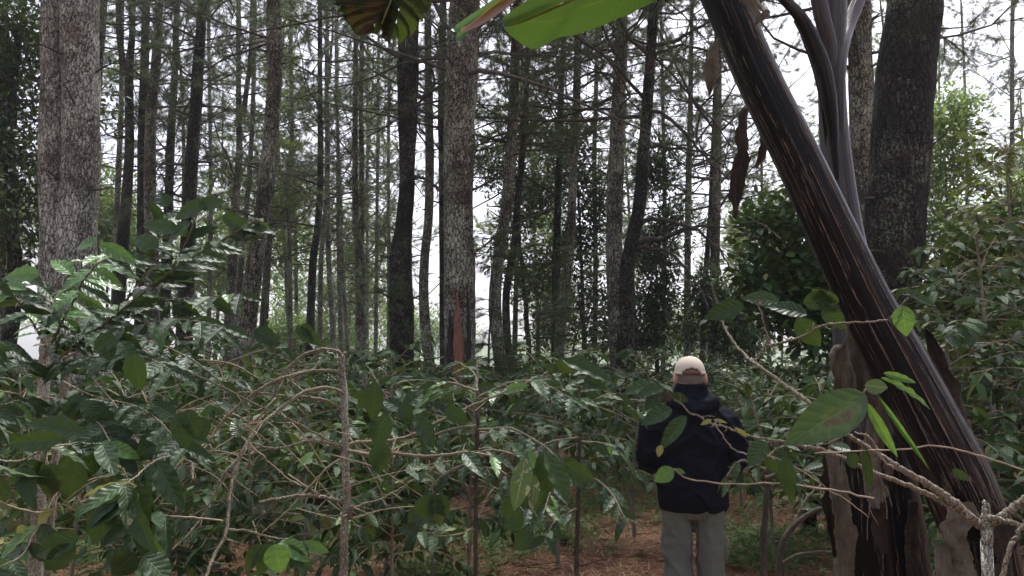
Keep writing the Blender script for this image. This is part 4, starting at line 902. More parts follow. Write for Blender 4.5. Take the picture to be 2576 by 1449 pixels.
for l in [(290, 1215, 225, 1375, 74, 1.7), (315, 1220, 335, 1330, 62, 1.65, 'coffee_mined_shiny'), (345, 1215, 375, 1412, 64, 1.75), (400, 1310, 425, 1402, 46, 1.9, 'coffee_bright'), (345, 1222, 195, 1243, 34, 1.7, 'coffee_yellow'),
          (338, 888, 340, 985, 60, 1.9), (300, 860, 345, 905, 44, 2.1), (290, 845, 230, 885, 50, 2.1), (265, 870, 280, 905, 38, 2.1), (195, 1010, 185, 1060, 60, 2.2), (215, 1010, 245, 1060, 50, 2.2), (215, 1000, 150, 1040, 50, 2.2),
          (470, 1030, 495, 1100, 46, 1.9), (450, 1035, 470, 1130, 55, 1.9), (440, 1045, 380, 1010, 45, 2.0), (500, 1050, 520, 1100, 44, 2.0), (70, 1170, 45, 1250, 58, 1.8), (140, 1165, 105, 1260, 62, 1.8), (195, 1160, 165, 1270, 66, 1.8),
          (240, 1140, 205, 1210, 50, 1.9), (320, 1120, 300, 1160, 50, 2.0, 'coffee_bright'), (390, 1120, 330, 1150, 50, 2.0), (10, 1200, -20, 1270, 60, 1.8), (210, 1090, 60, 1060, 60, 1.8), (160, 1100, 10, 1120, 50, 1.7),
          (680, 1368, 640, 1449, 56, 1.9, 'coffee_hi'), (690, 1368, 705, 1445, 62, 1.85, 'coffee_bright'), (712, 1362, 780, 1408, 44, 1.9, 'coffee_bright'), (660, 1370, 600, 1440, 44, 1.9), (715, 1370, 790, 1440, 34, 1.9),
          (200, 1350, 60, 1400, 60, 1.7), (190, 1370, 100, 1440, 56, 1.7), (340, 1390, 280, 1449, 66, 1.7), (360, 1395, 430, 1460, 70, 1.7), (330, 1385, 250, 1430, 60, 1.75), (130, 1280, 80, 1320, 30, 1.9, 'coffee_yellow'), (60, 1320, 40, 1350, 22, 1.9, 'coffee_yellow'),
          (240, 610, 185, 612, 44, 2.1, 'coffee_bright'), (250, 615, 340, 655, 40, 2.1, 'coffee_bright'), (100, 690, 0, 690, 50, 1.9, 'coffee_bright'), (180, 690, 130, 640, 44, 2.0, 'coffee_bright'),
          (560, 540, 640, 590, 40, 2.2), (585, 585, 640, 580, 34, 2.2), (520, 510, 430, 545, 46, 2.3), (500, 520, 560, 500, 40, 2.3), (480, 560, 405, 600, 50, 2.3), (450, 580, 355, 560, 46, 2.3), (400, 620, 325, 590, 46, 2.2), (420, 520, 400, 480, 40, 2.4)]:
    c.leaf(*l)
# cluster of fine thin twigs in the left tangle
for k in range(20):
    x0, y0 = rng.uniform(100, 520), rng.uniform(850, 1150); a = rng.normal(.2, .7); ln = rng.uniform(80, 220)
    c.twig([(x0, y0), (x0 + ln * .5 * math.cos(a), y0 + ln * .5 * math.sin(a) - 8), (x0 + ln * math.cos(a), y0 + ln * math.sin(a) + 12)], rng.uniform(2.4, 3.3), rng.uniform(3, 5), 2, 10)
c.done()

# Y-forked coffee at the right, reaching across the man
g = ground_pt(2483, 1.32)
c = Near('coffee_shrub', 'pale Y-forked coffee stem at the lower right whose branches reach across the man', 'coffee shrub', g)
c.stem([(2480, 1318), (2483, 1370), (2487, 1460)], 1.32, 27, 29, n=60, to_ground=True, amp=.002, sides=24)
c.stem([(2481, 1262), (2480, 1290), (2482, 1330)], 1.32, 15, 26, n=20, sides=16)
c.stem([(2130, 1092), (2190, 1130), (2260, 1175), (2330, 1215), (2400, 1265), (2445, 1305), (2482, 1330)], [1.36, 1.35, 1.34, 1.33, 1.32, 1.32, 1.32], 11, 25, n=70, mbk='tw', sides=14)
c.stem([(1810, 795), (1835, 845), (1870, 890), (1915, 925), (1975, 968), (2040, 1018), (2090, 1060), (2130, 1092)], [1.8, 1.7, 1.6, 1.5, 1.45, 1.4, 1.38, 1.36], 5, 11, n=70, mbk='tw', sides=12)
c.stem([(2430, 1296), (2330, 1240), (2210, 1192), (2080, 1135), (1975, 1112), (1890, 1098)], [1.32, 1.34, 1.38, 1.42, 1.46, 1.5], 14, 6, n=60, mbk='tw', sides=12)
c.stem([(1885, 1117), (1960, 1112), (2040, 1128), (2110, 1142)], [1.5, 1.47, 1.45, 1.42], 4, 6, n=30, mbk='tw', sides=8)
c.stem([(2482, 1325), (2530, 1292), (2600, 1240)], [1.32, 1.3, 1.28], 22, 19, n=24, mbk='tw', sides=14)
c.stem([(2484, 1300), (2560, 1320), (2660, 1360)], [1.3, 1.28, 1.26], 14, 13, n=24, mbk='tw', sides=14)
c.stem([(2590, 1300), (2560, 1345), (2535, 1390), (2520, 1470)], [1.2, 1.2, 1.2, 1.2], 9, 12, n=30, mbk='tw', sides=10)
c.twig([(1890, 1098), (1830, 1080), (1775, 1060), (1725, 1030), (1690, 1000), (1665, 975)], [1.5, 1.52, 1.55, 1.57, 1.6, 1.6], 6, 3)
c.twig([(1812, 800), (1800, 760), (1785, 720)], 1.8, 6, 4); c.twig([(1893, 908), (1930, 868), (1935, 855), (1920, 800), (1907, 757)], 1.55, 6, 4)
c.twig([(1930, 868), (1965, 860), (2010, 845), (2070, 812), (2140, 805), (2200, 800), (2245, 785), (2268, 755), (2282, 735)], [1.55, 1.5, 1.48, 1.45, 1.42, 1.4, 1.38, 1.36, 1.35], 7, 4)
c.twig([(2050, 1140), (2130, 1135), (2263, 1128), (2341, 1125), (2420, 1136), (2600, 1200)], 1.25, 4, 5)
c.twig([(1695, 1178), (1735, 1205), (1830, 1222), (1960, 1228), (2100, 1250), (2200, 1268)], [1.6, 1.58, 1.55, 1.5, 1.45, 1.42], 4, 5)
c.twig([(1800, 1065), (1820, 1100), (1850, 1140), (1880, 1155)], 1.52, 3, 4); c.twig([(1810, 1070), (1790, 1055), (1780, 1062)], 1.52, 3, 2)
c.twig([(1900, 1130), (1990, 1165), (2100, 1230), (2190, 1290)], 1.5, 3, 3); c.twig([(1965, 600), (1880, 560)], 2.2, 2, 2)
c.twig([(2130, 1092), (2080, 1115), (2190, 985)], 1.3, 2, 2); c.twig([(2250, 1180), (2190, 1110), (2140, 1085)], 1.3, 5, 4)
Y = 'coffee_yellow'; Bt = 'coffee_bright'
for l in [(2178, 992, 1988, 1112, 108, 1.12, 'coffee_spot'), (2175, 968, 2240, 978, 40, 1.15, 'coffee_mined_shiny'), (2222, 938, 2310, 962, 20, 1.2, Bt), (2215, 950, 2362, 1018, 20, 1.2, Bt), (2180, 1012, 2266, 1166, 26, 1.15, Bt),  # white shine of the small cupped leaf is painted by the pale mined colour
          (2205, 990, 2345, 1190, 13, 1.15, Bt), (2270, 768, 2278, 846, 52, 1.35, Bt), (2282, 735, 2358, 768, 28, 1.35), (2268, 740, 2325, 728, 18, 1.36), (1870, 765, 1776, 795, 50, 1.6), (1960, 758, 1870, 742, 44, 1.6), (2030, 790, 1935, 760, 48, 1.55),
          (2005, 800, 2066, 878, 56, 1.5), (2020, 760, 2110, 745, 50, 1.5), (2070, 770, 2130, 830, 46, 1.5), (2110, 760, 2040, 730, 40, 1.5), (1978, 1148, 1984, 1268, 46, 1.42), (1925, 1110, 1882, 1170, 50, 1.45),
          (1690, 1028, 1610, 1062, 42, 1.58), (1725, 1046, 1657, 1125, 40, 1.55), (1665, 1120, 1652, 1148, 20, 1.55, Y), (1670, 975, 1600, 985, 34, 1.6), (1690, 990, 1732, 1012, 28, 1.6), (1640, 965, 1570, 985, 40, 1.65), (1665, 980, 1620, 1030, 40, 1.62),
          (1693, 1178, 1648, 1212, 40, 1.58, Bt), (1700, 1180, 1725, 1190, 12, 1.58, Bt), (1675, 985, 1680, 1012, 30, 1.6, 'dry'), (1790, 1055, 1762, 1068, 12, 1.52, Y), (1795, 1056, 1832, 1060, 10, 1.52, Y), (1880, 1098, 1850, 1075, 12, 1.5, Y),
          (2140, 1130, 2090, 1118, 26, 1.3, 'coffee_mined_shiny'), (2135, 1140, 2160, 1180, 36, 1.3), (2175, 1120, 2190, 1240, 24, 1.25), (1930, 1150, 1955, 1195, 34, 1.6), (2395, 1180, 2440, 1210, 22, 1.4)]:
    c.leaf(*l)
c.done()
# crooked low coffee stem right of the man
g = ground_pt(1960, 3.4)
c = Near('coffee_shrub', 'mossy crooked low coffee stem standing right of the man, between him and the banana clump', 'coffee shrub', g)
c.stem([(2120, 1262), (2060, 1280), (2010, 1310), (1975, 1350), (1962, 1400), (1958, 1470)], 3.4, 10, 24, n=60, to_ground=True)
c.stem([(1965, 1420), (2010, 1395), (2090, 1388), (2160, 1395)], 3.4, 10, 6, n=30); c.stem([(1925, 1130), (1930, 1200), (1925, 1300), (1920, 1360)], 3.9, 12, 22, n=50, to_ground=True)
c.sm = 'limb'; c.twig([(1925, 1150), (1980, 1120), (2050, 1110)], 3.8, 8, 4, leaves=dict(ln=.12)); c.twig([(1925, 1180), (1870, 1160), (1830, 1200)], 3.8, 8, 4, leaves=dict(ln=.12)); c.twig([(2000, 1310), (2040, 1240), (2100, 1200), (2160, 1180)], 3.5, 7, 3, leaves=dict(ln=.12))
c.twig([(1925, 1200), (1990, 1180), (2070, 1200)], 3.8, 8, 4, leaves=dict(ln=.12)); c.twig([(1925, 1130), (1900, 1040), (1880, 960)], 3.8, 8, 4, leaves=dict(ln=.12))
c.done()

# ------------------------------------------------------------------ banana plants
def banana_mat(name, cols, rough=.35, line=.5, clean_sheen=False):
    m, t, out = mat(name); uv = coords(t, (1, 1, 1), 'UV')
    mp = N(t, 'ShaderNodeMapping'); mp.inputs['Scale'].default_value = (16, .9, 1); L(t, uv, mp.inputs[0]); st = noise(t, mp.outputs[0], 1.0, 6, .65)
    mp2 = N(t, 'ShaderNodeMapping'); mp2.inputs['Scale'].default_value = (44, 1.6, 1); L(t, uv, mp2.inputs[0]); fi = noise(t, mp2.outputs[0], 1.0, 5, .7)
    mp3 = N(t, 'ShaderNodeMapping'); mp3.inputs['Scale'].default_value = (7, .35, 1); L(t, uv, mp3.inputs[0]); br = noise(t, mp3.outputs[0], 1.0, 3, .6)
    col = ramp(t, cols, st).outputs[0]
    brown = mixc(t, fi, (.012, .007, .005), (.065, .040, .028))
    bm = ramp(t, [(.55, (0,) * 3), (.63, (1,) * 3)], mth(t, 'ADD', mth(t, 'MULTIPLY', br, .7), mth(t, 'MULTIPLY', fi, .3)))
    col = mixc(t, mth(t, 'MULTIPLY', bm.outputs[0], line * 1.3), col, brown)
    w1 = mth(t, 'ABSOLUTE', mth(t, 'SUBTRACT', st, .5)); ln = ramp(t, [(0, (1,) * 3), (.012, (0,) * 3)], w1)
    brk = ramp(t, [(.4, (0,) * 3), (.5, (1,) * 3)], fi)
    col = mixc(t, mth(t, 'MULTIPLY', mth(t, 'MULTIPLY', ln.outputs[0], brk.outputs[0]), line), col, (.24, .18, .13))
    p = N(t, 'ShaderNodeBsdfPrincipled', Roughness=rough); L(t, col, p.inputs['Base Color'])
    p.inputs['Specular IOR Level'].default_value = .15; rg = mth(t, 'ADD', mth(t, 'MULTIPLY', bm.outputs[0], .4), rough - .05)
    if clean_sheen:  # smooth clean sheath on the right side; bluish sky sheen put into its colour
        sx = N(t, 'ShaderNodeSeparateXYZ'); L(t, uv, sx.inputs[0]); wob = mth(t, 'ADD', sx.outputs[0], mth(t, 'MULTIPLY', mth(t, 'SUBTRACT', br, .5), .12))
        ck = ramp(t, [(.36, (0,) * 3), (.40, (1,) * 3), (.60, (1,) * 3), (.62, (0,) * 3)], wob).outputs[0]
        ccol = mixc(t, st, (.005, .006, .009), (.018, .020, .028)); col = mixc(t, ck, col, ccol); L(t, col, p.inputs['Base Color'])
        rg = mth(t, 'ADD', mth(t, 'MULTIPLY', mth(t, 'SUBTRACT', rg, .20), mth(t, 'SUBTRACT', 1.0, ck)), .20); sv = mth(t, 'ADD', mth(t, 'MULTIPLY', ck, .3), .12); L(t, sv, p.inputs['Specular IOR Level'])
    L(t, rg, p.inputs['Roughness'])
    L(t, bump(t, mth(t, 'ADD', fi, mth(t, 'MULTIPLY', bm.outputs[0], .5)), .6, .006), p.inputs['Normal']); L(t, p.outputs[0], out.inputs[0]); return m
M['ban_dark'] = banana_mat('dark_banana_sheath', [(.3, (.002, .002, .003)), (.6, (.005, .005, .007)), (.8, (.013, .012, .015))], .36, .65, True)
M['ban_grey'] = banana_mat('grey_banana_sheath', [(.3, (.026, .022, .025)), (.6, (.062, .056, .062)), (.8, (.11, .105, .105))], .38, .45)
M['ban_blade'] = leaf_mat('banana_blade', (.018, .052, .006), (.024, .068, .008), (.026, .075, .008), tgain=.42, vcol=(.09, .12, .02), trans=.38, rough=.4, nv=46, vein_amt=.7, vbump=.3)
M['ban_old'] = leaf_mat('old_banana_blade', (.008, .016, .005), (.015, .025, .007), (.012, .02, .006), tgain=.3, trans=.14, rough=.6, spec=.15, nv=60, vein_amt=.15, blotch=(9, .60, (.05, .03, .015)), vbump=.2)
M['ban_olive'] = leaf_mat('olive_blade', (.014, .025, .004), (.03, .042, .008), (.025, .035, .006), tgain=.5, trans=.25, rough=.6, spec=.15, nv=40, vein_amt=.1, vbump=.2, blotch=(12, .60, (.09, .05, .02)))
M['ban_teal'] = leaf_mat('worn_banana_blade', (.035, .10, .045), (.05, .13, .06), (.08, .15, .09), trans=.25, rough=.4, nv=60, vein_amt=.15, vbump=.2)
M['ban_edge'] = leaf_mat('brown_banana_margin', (.22, .14, .10), (.34, .24, .18), (.3, .2, .15), trans=.2, rough=.6, nv=60, vein_amt=.15, vbump=.2)
M['ban_edge_y'] = leaf_mat('yellow_banana_margin', (.30, .25, .03), (.4, .3, .05), (.4, .3, .05), trans=.4, rough=.5, nv=60, vein_amt=.15, vbump=.2)

def strip(mb, left, right, n=30, m=7, mat_=0, wob=.0, sag=0.0):
    """sheet between two 3-D edge polylines"""
    A, B = resample(left, n), resample(right, n); u = np.linspace(0, 1, m)[None, :, None]
    V = A[:, None] * (1 - u) + B[:, None] * u
    nr = norm(np.cross(np.gradient((A + B) / 2, axis=0), B - A)); 
    wv = wob * vnoise((V.reshape(-1, 3)) * 9).reshape(n, m, 1) + wob * .5 * vnoise((V.reshape(-1, 3)) * 23 + 7).reshape(n, m, 1) + sag * (4 * u * (1 - u))
    V = V + nr[:, None] * wv
    i = np.arange(n - 1)[:, None] * m + np.arange(m - 1)[None]; q = np.stack([i, i + 1, i + m + 1, i + m], -1).reshape(-1, 4)
    U, T = np.meshgrid(np.linspace(0, 1, m), np.linspace(0, 1, n)); mb.add(V.reshape(-1, 3), q, np.stack([U, T], -1).reshape(-1, 2), mat_)
def hang(base, t_, pts, d, w, mt, nm, wob=.012, thick=.0):
    """hanging dry blade, crumpled and torn along its edges: pts centre line (x, y, w px)"""
    k = len(pts); dd = [d] * k if np.isscalar(d) else d; n = 90; m = 15
    C = resample([at(x, y, dd[i]) - base for i, (x, y, w_) in enumerate(pts)], n); W = interp([w_ / F * dd[i] for i, (x, y, w_) in enumerate(pts)], n, [at(x, y, dd[i]) for i, (x, y, w_) in enumerate(pts)])
    sc = W.max(); seed = rng.random() * 50; tt = np.linspace(0, 1, n)
    q = lambda f, o_: vnoise(np.stack([C[:, 2] * f / max(sc, .03) * .12 + seed, 0 * tt + o_, 0 * tt], 1))
    Lw = W * .5 * (1 + .34 * q(14, 1) + .08 * q(80, 2)); Rw = W * .5 * (1 + .34 * q(14, 5) + .08 * q(80, 6)); u = np.linspace(-1, 1, m)
    X = np.where(u[None] < 0, u[None] * Lw[:, None], u[None] * Rw[:, None]); V = C[:, None] + X[..., None] * np.array((1, 0, 0.))
    f = V.reshape(-1, 3) * np.array((1.6, 1, .5)) / max(sc, .03); cr = (1 - 2 * np.abs(vnoise(f * 1.6 + seed))) * .10 + (1 - 2 * np.abs(vnoise(f * 4.5 + seed))) * .05
    V[..., 1] += (cr.reshape(n, m) + .30 * u[None] ** 2 * np.sin(tt * 5 + seed)[:, None]) * sc
    V[..., 2] += .10 * sc * vnoise(f * 3 + 9).reshape(n, m)
    i = np.arange(n - 1)[:, None] * m + np.arange(m - 1)[None]; fq = np.stack([i, i + 1, i + m + 1, i + m], -1).reshape(-1, 4)
    hole = (vnoise(np.stack([X.reshape(-1) / max(sc, .03) * 5, C[:, 2].repeat(m) / max(sc, .03) * 1.2 + seed, 0 * X.reshape(-1)], 1)) > (.74 if sc > .06 else .99))[fq[:, 0]]
    mb = MB(); U, T = np.meshgrid(u * .5 + .5, tt); mb.add(V.reshape(-1, 3), fq[~hole], np.stack([U, T * np.ptp(C[:, 2]) * 8], -1).reshape(-1, 2))
    o = mb.build(nm, mt, t_); so = o.modifiers.new('thickness', 'SOLIDIFY'); so.thickness = .0015
    return o
def sheath_disp(amp):
    def f(V, P, th, Ln):
        D = V - P[:, None]; k = 1 + amp * np.abs(np.sin(th * 2.5 + .6))[None, :, None] + amp * .6 * vnoise(np.stack(np.broadcast_arrays(np.cos(th)[None] * 3, np.sin(th)[None] * 3, Ln[:, None] * 1.4), -1).reshape(-1, 3)).reshape(V.shape[0], V.shape[1], 1)
        return P[:, None] + D * k
    return f
# leaning plant
dB = 2.45; base = ground_pt(2440, dB); base[0] = at(2560, 1700, dB)[0]
A = thing('banana_plant', 'banana plant with thick dark leaning pseudostem streaked brown, crossing the upper right', 'banana plant', base)
cl = [(1700, -260, 100), (1822, 0, 106), (1905, 190, 108), (2008, 400, 112), (2092, 580, 118), (2175, 755, 124), (2252, 900, 136), (2332, 1060, 152), (2402, 1200, 160), (2442, 1300, 156), (2474, 1400, 150)]
pts = [at(x, y, dB) - base for x, y, w_ in cl] + [np.array((0, 0, .12)), np.array((0, 0, -.05))]; rad = [w_ / 2 / F * dB for x, y, w_ in cl] + [.12, .13]
Pm = resample(pts, 150); rm = interp(rad, 150, pts); mb = MB(); tube(mb, Pm, rm, 40, disp=sheath_disp(.035), ref=np.array((0, 1., 0))); mb.build('pseudostem', M['ban_dark'], A)
# raised outer sheath edges along the stem
mb = MB()
for (off, s0, s1, ww) in [(.35, 20, 120, .9), (-.1, 45, 135, .8), (-.55, 10, 90, .7), (.75, 60, 140, .7)]:
    idx = np.arange(s0, s1); T = norm(np.gradient(Pm, axis=0))[idx]; S = norm(np.cross(T, (0, 1., 0))); ang = off * 1.2
    q = Pm[idx] + (S * math.sin(ang) + np.array((0, -1., 0)) * math.cos(ang)) * (rm[idx] * 1.035)[:, None]; q += .002 * vnoise(q * 30)[:, None]
    tube(mb, q, +.0018 * ww * (1 + .5 * vnoise(q * 60)), 5, cap=True)
M['sheath_edge'] = plain_mat('torn_sheath_edge', (.06, .04, .028), (.22, .165, .12), 60, .8, .002)
mb.build('sheath_margin', M['sheath_edge'], A)
hang(base, A, [(1808, 95, 8), (1800, 110, 22), (1792, 150, 38), (1788, 190, 40), (1786, 215, 26), (1784, 240, 6)], 2.3, 30, M['dry'], 'dead_leaf')
M['dry_dark'] = dry_mat('dark_dry_leaf', (.012, .009, .007), (.042, .031, .024), (.13, .10, .075))
hang(base, A, [(1882, 268, 8), (1872, 290, 20), (1868, 340, 30), (1866, 400, 36), (1856, 450, 42), (1850, 490, 30), (1852, 548, 4)], 2.3, 30, M['dry_dark'], 'dead_leaf')
hang(base, A, [(1925, 322, 14), (1920, 360, 24), (1912, 395, 22), (1904, 420, 8)], 2.55, 30, M['dry'], 'dead_leaf')
hang(base, A, [(1880, -40, 40), (1900, 0, 52), (1915, 30, 50), (1910, 55, 30), (1900, 62, 10)], 2.25, 30, M['dry'], 'dead_leaf')
hang(base, A, [(2318, 826, 6), (2345, 880, 34), (2385, 970, 52), (2420, 1060, 58), (2455, 1150, 66), (2480, 1250, 60), (2488, 1290, 40)], 2.58, 30, M['dry_dark'], 'dead_sheath', .03)
hang(base, A, [(2410, 1262, 60), (2420, 1300, 80), (2400, 1340, 70), (2430, 1400, 60), (2440, 1470, 50)], 2.28, 30, M['dry'], 'dead_sheath', .05)
hang(base, A, [(2470, 1262, 60), (2500, 1300, 60), (2520, 1360, 50), (2530, 1449, 60)], 2.3, 30, M['dry_dark'], 'dead_sheath', .04)
hang(base, A, [(2380, 1370, 60), (2385, 1420, 66), (2390, 1500, 66)], 2.3, 30, M['dry'], 'dead_sheath', .04)
# upright plant
dC = 2.85; base2 = ground_pt(2240, dC)
B_ = thing('banana_plant', 'banana plant with upright pale grey pseudostem and spreading purple-brown stalks behind the leaning one', 'banana plant', base2)
cl = [(2108, -300, 76), (2096, -120, 72), (2092, 40, 74), (2092, 160, 64), (2096, 300, 68), (2106, 420, 74), (2122, 560, 84), (2150, 760, 110), (2180, 980, 136), (2210, 1200, 160), (2230, 1400, 180)]
pts = [at(x, y, dC) - base2 for x, y, w_ in cl] + [np.array((0, 0, -.05))]; rad = [w_ / 2 / F * dC for x, y, w_ in cl] + [.18]
P2 = resample(pts, 140); r2 = interp(rad, 140, pts)
mb = MB(); tube(mb, P2[:88], r2[:88], 40, disp=sheath_disp(.05), ref=np.array((0, 1., 0))); mb.build('pseudostem', M['ban_grey'], B_)
mb = MB(); tube(mb, P2[84:], r2[84:] * 1.02, 40, disp=sheath_disp(.06), ref=np.array((0, 1., 0))); mb.build('stem_base', M['ban_dark'], B_)
def petiole(pl, d, m_='ban_dark', ws=1.0):
    mb = MB(); k = [at(x, y, dd) - base2 for (x, y, w_), dd in zip(pl, d)]; tube(mb, resample(k, 40), interp([w_ / 2 / F * dd for (x, y, w_), dd in zip(pl, d)], 40), 16, ry=interp([w_ / 3.2 / F * dd for (x, y, w_), dd in zip(pl, d)], 40), ref=np.array((0, 1., 0)))
    mb.build('leaf_stalk', M[m_], B_)
petiole([(1890, -90, 20), (1965, -10, 26), (2015, 45, 34), (2048, 110, 40), (2075, 190, 46), (2092, 290, 40), (2100, 380, 26), (2106, 450, 16), (2110, 510, 4)], [2.5, 2.6, 2.68, 2.72, 2.74, 2.76, 2.785, 2.8, 2.81])
petiole([(2000, 50, 12), (2022, 85, 22), (2040, 130, 24), (2060, 190, 26), (2074, 260, 22), (2078, 340, 10), (2082, 400, 3)], [2.8, 2.8, 2.8, 2.8, 2.8, 2.82, 2.83])
petiole([(2210, -160, 26), (2178, -60, 30), (2160, 0, 34), (2135, 60, 36), (2118, 120, 38), (2112, 200, 34), (2118, 330, 20), (2122, 400, 4)], [3.1, 3.0, 2.95, 2.9, 2.82, 2.78, 2.8, 2.82], 'ban_grey')
petiole([(2040, -120, 30), (2052, -40, 40), (2068, 40, 44), (2086, 110, 40), (2096, 200, 26), (2100, 280, 4)], [2.6, 2.7, 2.74, 2.78, 2.8, 2.83], 'ban_grey')
for (q, dd, mt, nm) in [([(2125, 862, 20), (2112, 890, 66), (2118, 960, 76), (2110, 1010, 60), (2100, 1060, 40)], 2.6, 'dry', 'dead_sheath'), ([(2150, 760, 10), (2155, 850, 60), (2165, 900, 66), (2168, 960, 50), (2160, 990, 30)], 2.58, 'dry', 'dead_sheath'),
                    ([(2190, 1000, 40), (2200, 1060, 60), (2210, 1130, 66), (2200, 1200, 70), (2205, 1250, 60), (2200, 1275, 20)], 2.5, 'dry', 'dead_sheath'), ([(2110, 1080, 40), (2105, 1180, 60), (2115, 1280, 56), (2125, 1360, 60), (2130, 1470, 66)], 2.6, 'dry', 'dead_sheath'),
                    ([(2175, 985, 26), (2165, 1030, 20), (2160, 1075, 6)], 2.5, 'dry', 'dead_sheath'), ([(2230, 1160, 30), (2240, 1190, 26), (2235, 1205, 10)], 2.5, 'dry', 'dead_sheath'), ([(2090, 1100, 30), (2085, 1250, 40), (2095, 1350, 30), (2100, 1400, 10)], 2.7, 'dry_dark', 'dead_sheath'),
                    ([(2200, 1270, 60), (2215, 1330, 40), (2225, 1390, 16)], 2.52, 'dry_dark', 'dead_sheath'), ([(2290, 1260, 40), (2300, 1350, 50), (2305, 1470, 56)], 2.62, 'dry_dark', 'dead_sheath')]:
    hang(base2, B_, [(a, b_, c_ * .78) for a, b_, c_ in q], dd, 40, M[mt], nm, .03)
mb = MB()
for k in range(4):
    x0 = rng.uniform(2190, 2260); q = [at(x0 + rng.normal(0, 8), 1230 + j * 45 + rng.normal(0, 5), 2.45) - base2 for j in range(rng.integers(2, 5))]; tube(mb, resample(q, 14), .0018, 4)
mb.build('fibre', M['sheath_edge'], B_)
# overhanging leaves: rib in the air, blade halves falling away from it
def blade(t_, bs, rib, far, near, mt, nm='leaf_blade', n=60, rag=0.0, wob=.006):
    o_ = MB(); rb = [at(x, y, d) - bs for x, y, d in rib]; fr = [at(x, y, d) - bs for x, y, d in far]
    if near: nr_ = [at(x, y, d) - bs for x, y, d in near]; strip(o_, rb, nr_, n, 8, 0, wob)
    strip(o_, rb, fr, n, 10, 0, wob, .01)
    o = o_.build(nm, mt, t_)
    return o
blade(B_, base2, [(1266, 62, 1.95), (1300, 58, 1.93), (1390, 20, 1.9), (1480, -20, 1.88), (1620, -80, 1.9), (1780, -150, 2.1), (1890, -90, 2.5)],
      [(1266, 64, 1.96), (1285, 88, 2.05), (1345, 124, 2.15), (1400, 96, 2.15), (1450, 86, 2.15), (1560, 48, 2.15), (1652, -2, 2.2), (1780, -60, 2.3), (1888, -80, 2.5)],
      [(1266, 60, 1.94), (1270, 38, 1.85), (1320, 5, 1.7), (1420, -60, 1.62), (1600, -160, 1.6), (1780, -200, 1.9), (1888, -95, 2.48)], M['ban_blade'])
mb = MB(); rb = resample([at(x, y, d) - base2 for x, y, d in [(1270, 62, 1.945), (1300, 60, 1.925), (1390, 22, 1.895), (1480, -18, 1.875), (1620, -78, 1.895), (1780, -148, 2.095), (1890, -90, 2.5)]], 50); tube(mb, rb, np.linspace(.002, .014, 50), 8); mb.build('leaf_midrib', M['twig_green'], B_)
# small worn leaf hanging with brown folded margin
blade(B_, base2, [(1150, 60, 2.0), (1180, 40, 2.0), (1230, 5, 1.98), (1290, -40, 1.95), (1400, -140, 1.9)], [(1134, 72, 2.0), (1150, 80, 2.0), (1185, 58, 2.0), (1260, 10, 2.0), (1420, -110, 1.95)], None, M['ban_teal'], 'worn_leaf')
blade(B_, base2, [(1162, 72, 1.98), (1186, 60, 1.98), (1240, 15, 1.96), (1290, -20, 1.95), (1400, -120, 1.9)], [(1160, 76, 1.97), (1200, 68, 1.97), (1270, 22, 1.96), (1310, -10, 1.95), (1420, -100, 1.9)], None, M['ban_edge'], 'worn_leaf')
blade(B_, base2, [(1160, 70, 1.985), (1186, 57, 1.985), (1240, 11, 1.965), (1292, -24, 1.955)], [(1159, 74, 1.98), (1186, 62, 1.98), (1241, 17, 1.96), (1294, -18, 1.95)], None, M['ban_edge_y'], 'worn_leaf', wob=.001)
blade(B_, base2, [(1150, 75, 2.03), (1180, 62, 2.03), (1205, 50, 2.03)], [(1146, 108, 2.03), (1160, 100, 2.03), (1215, 50, 2.03)], None, M['ban_teal'], 'worn_leaf')
# dark split leaf hanging from above
dk = thing('split_leaf', 'dark split monstera-like leaf with yellowing ragged lobes hanging in from the top edge', 'leaf', at(980, -60, 1.75))
bs = at(980, -60, 1.75); mb = MB()
def slit_blade(rib, edge, ns, m_, nm, ph):
    n, k = 150, 16; A_ = resample([at(x, y, 1.75) - bs for x, y in rib], n); E_ = resample([at(x, y, 1.78) - bs for x, y in edge], n); u = np.linspace(0, 1, k); t_ = np.linspace(0, 1, n)
    rag = 1 + .10 * vnoise(np.stack([t_ * 30 + ph, 0 * t_, 0 * t_], 1)) + .05 * vnoise(np.stack([t_ * 90 + ph, 0 * t_, 0 * t_], 1))
    V = A_[:, None] + (E_ - A_)[:, None] * (u[None] * rag[:, None])[..., None]
    fr = (t_[:, None] * ns - u[None] * 1.1 + ph + 3) % 1.0; V[..., 1] += .018 * (fr - .5) + .012 * np.sin(t_ * 9 + ph)[:, None] * u[None]
    i_ = np.arange(n - 1)[:, None] * k + np.arange(k - 1)[None]; q = np.stack([i_, i_ + 1, i_ + k + 1, i_ + k], -1).reshape(-1, 4)
    seg = np.floor(t_[:, None] * ns - u[None] * 1.1 + ph + 3); lim = .30 + .35 * ((seg * .618) % 1); cut = ((fr < .13 * (u[None] - lim) / .5 + .02) & (u[None] > lim)).reshape(-1)[q[:, 0]]
    U, T = np.meshgrid(u, t_); b_ = MB(); b_.add(V.reshape(-1, 3), q[~cut], np.stack([U, T], -1).reshape(-1, 2)); b_.build(nm, m_, dk)
slit_blade([(1010, -60), (985, 0), (955, 45), (925, 80)], [(850, -60), (847, 15), (872, 52), (902, 90)], 6, M['ban_old'], 'blade', .3)
slit_blade([(1010, -60), (985, 0), (955, 45), (925, 80)], [(1010, -20), (1000, 40), (975, 85), (928, 84)], 5, M['ban_old'], 'blade', .7)
slit_blade([(1012, -60), (1008, -10), (1000, 40), (985, 90)], [(1088, -60), (1084, 5), (1060, 58), (990, 114)], 5, M['ban_olive'], 'yellowing_blade', .1)
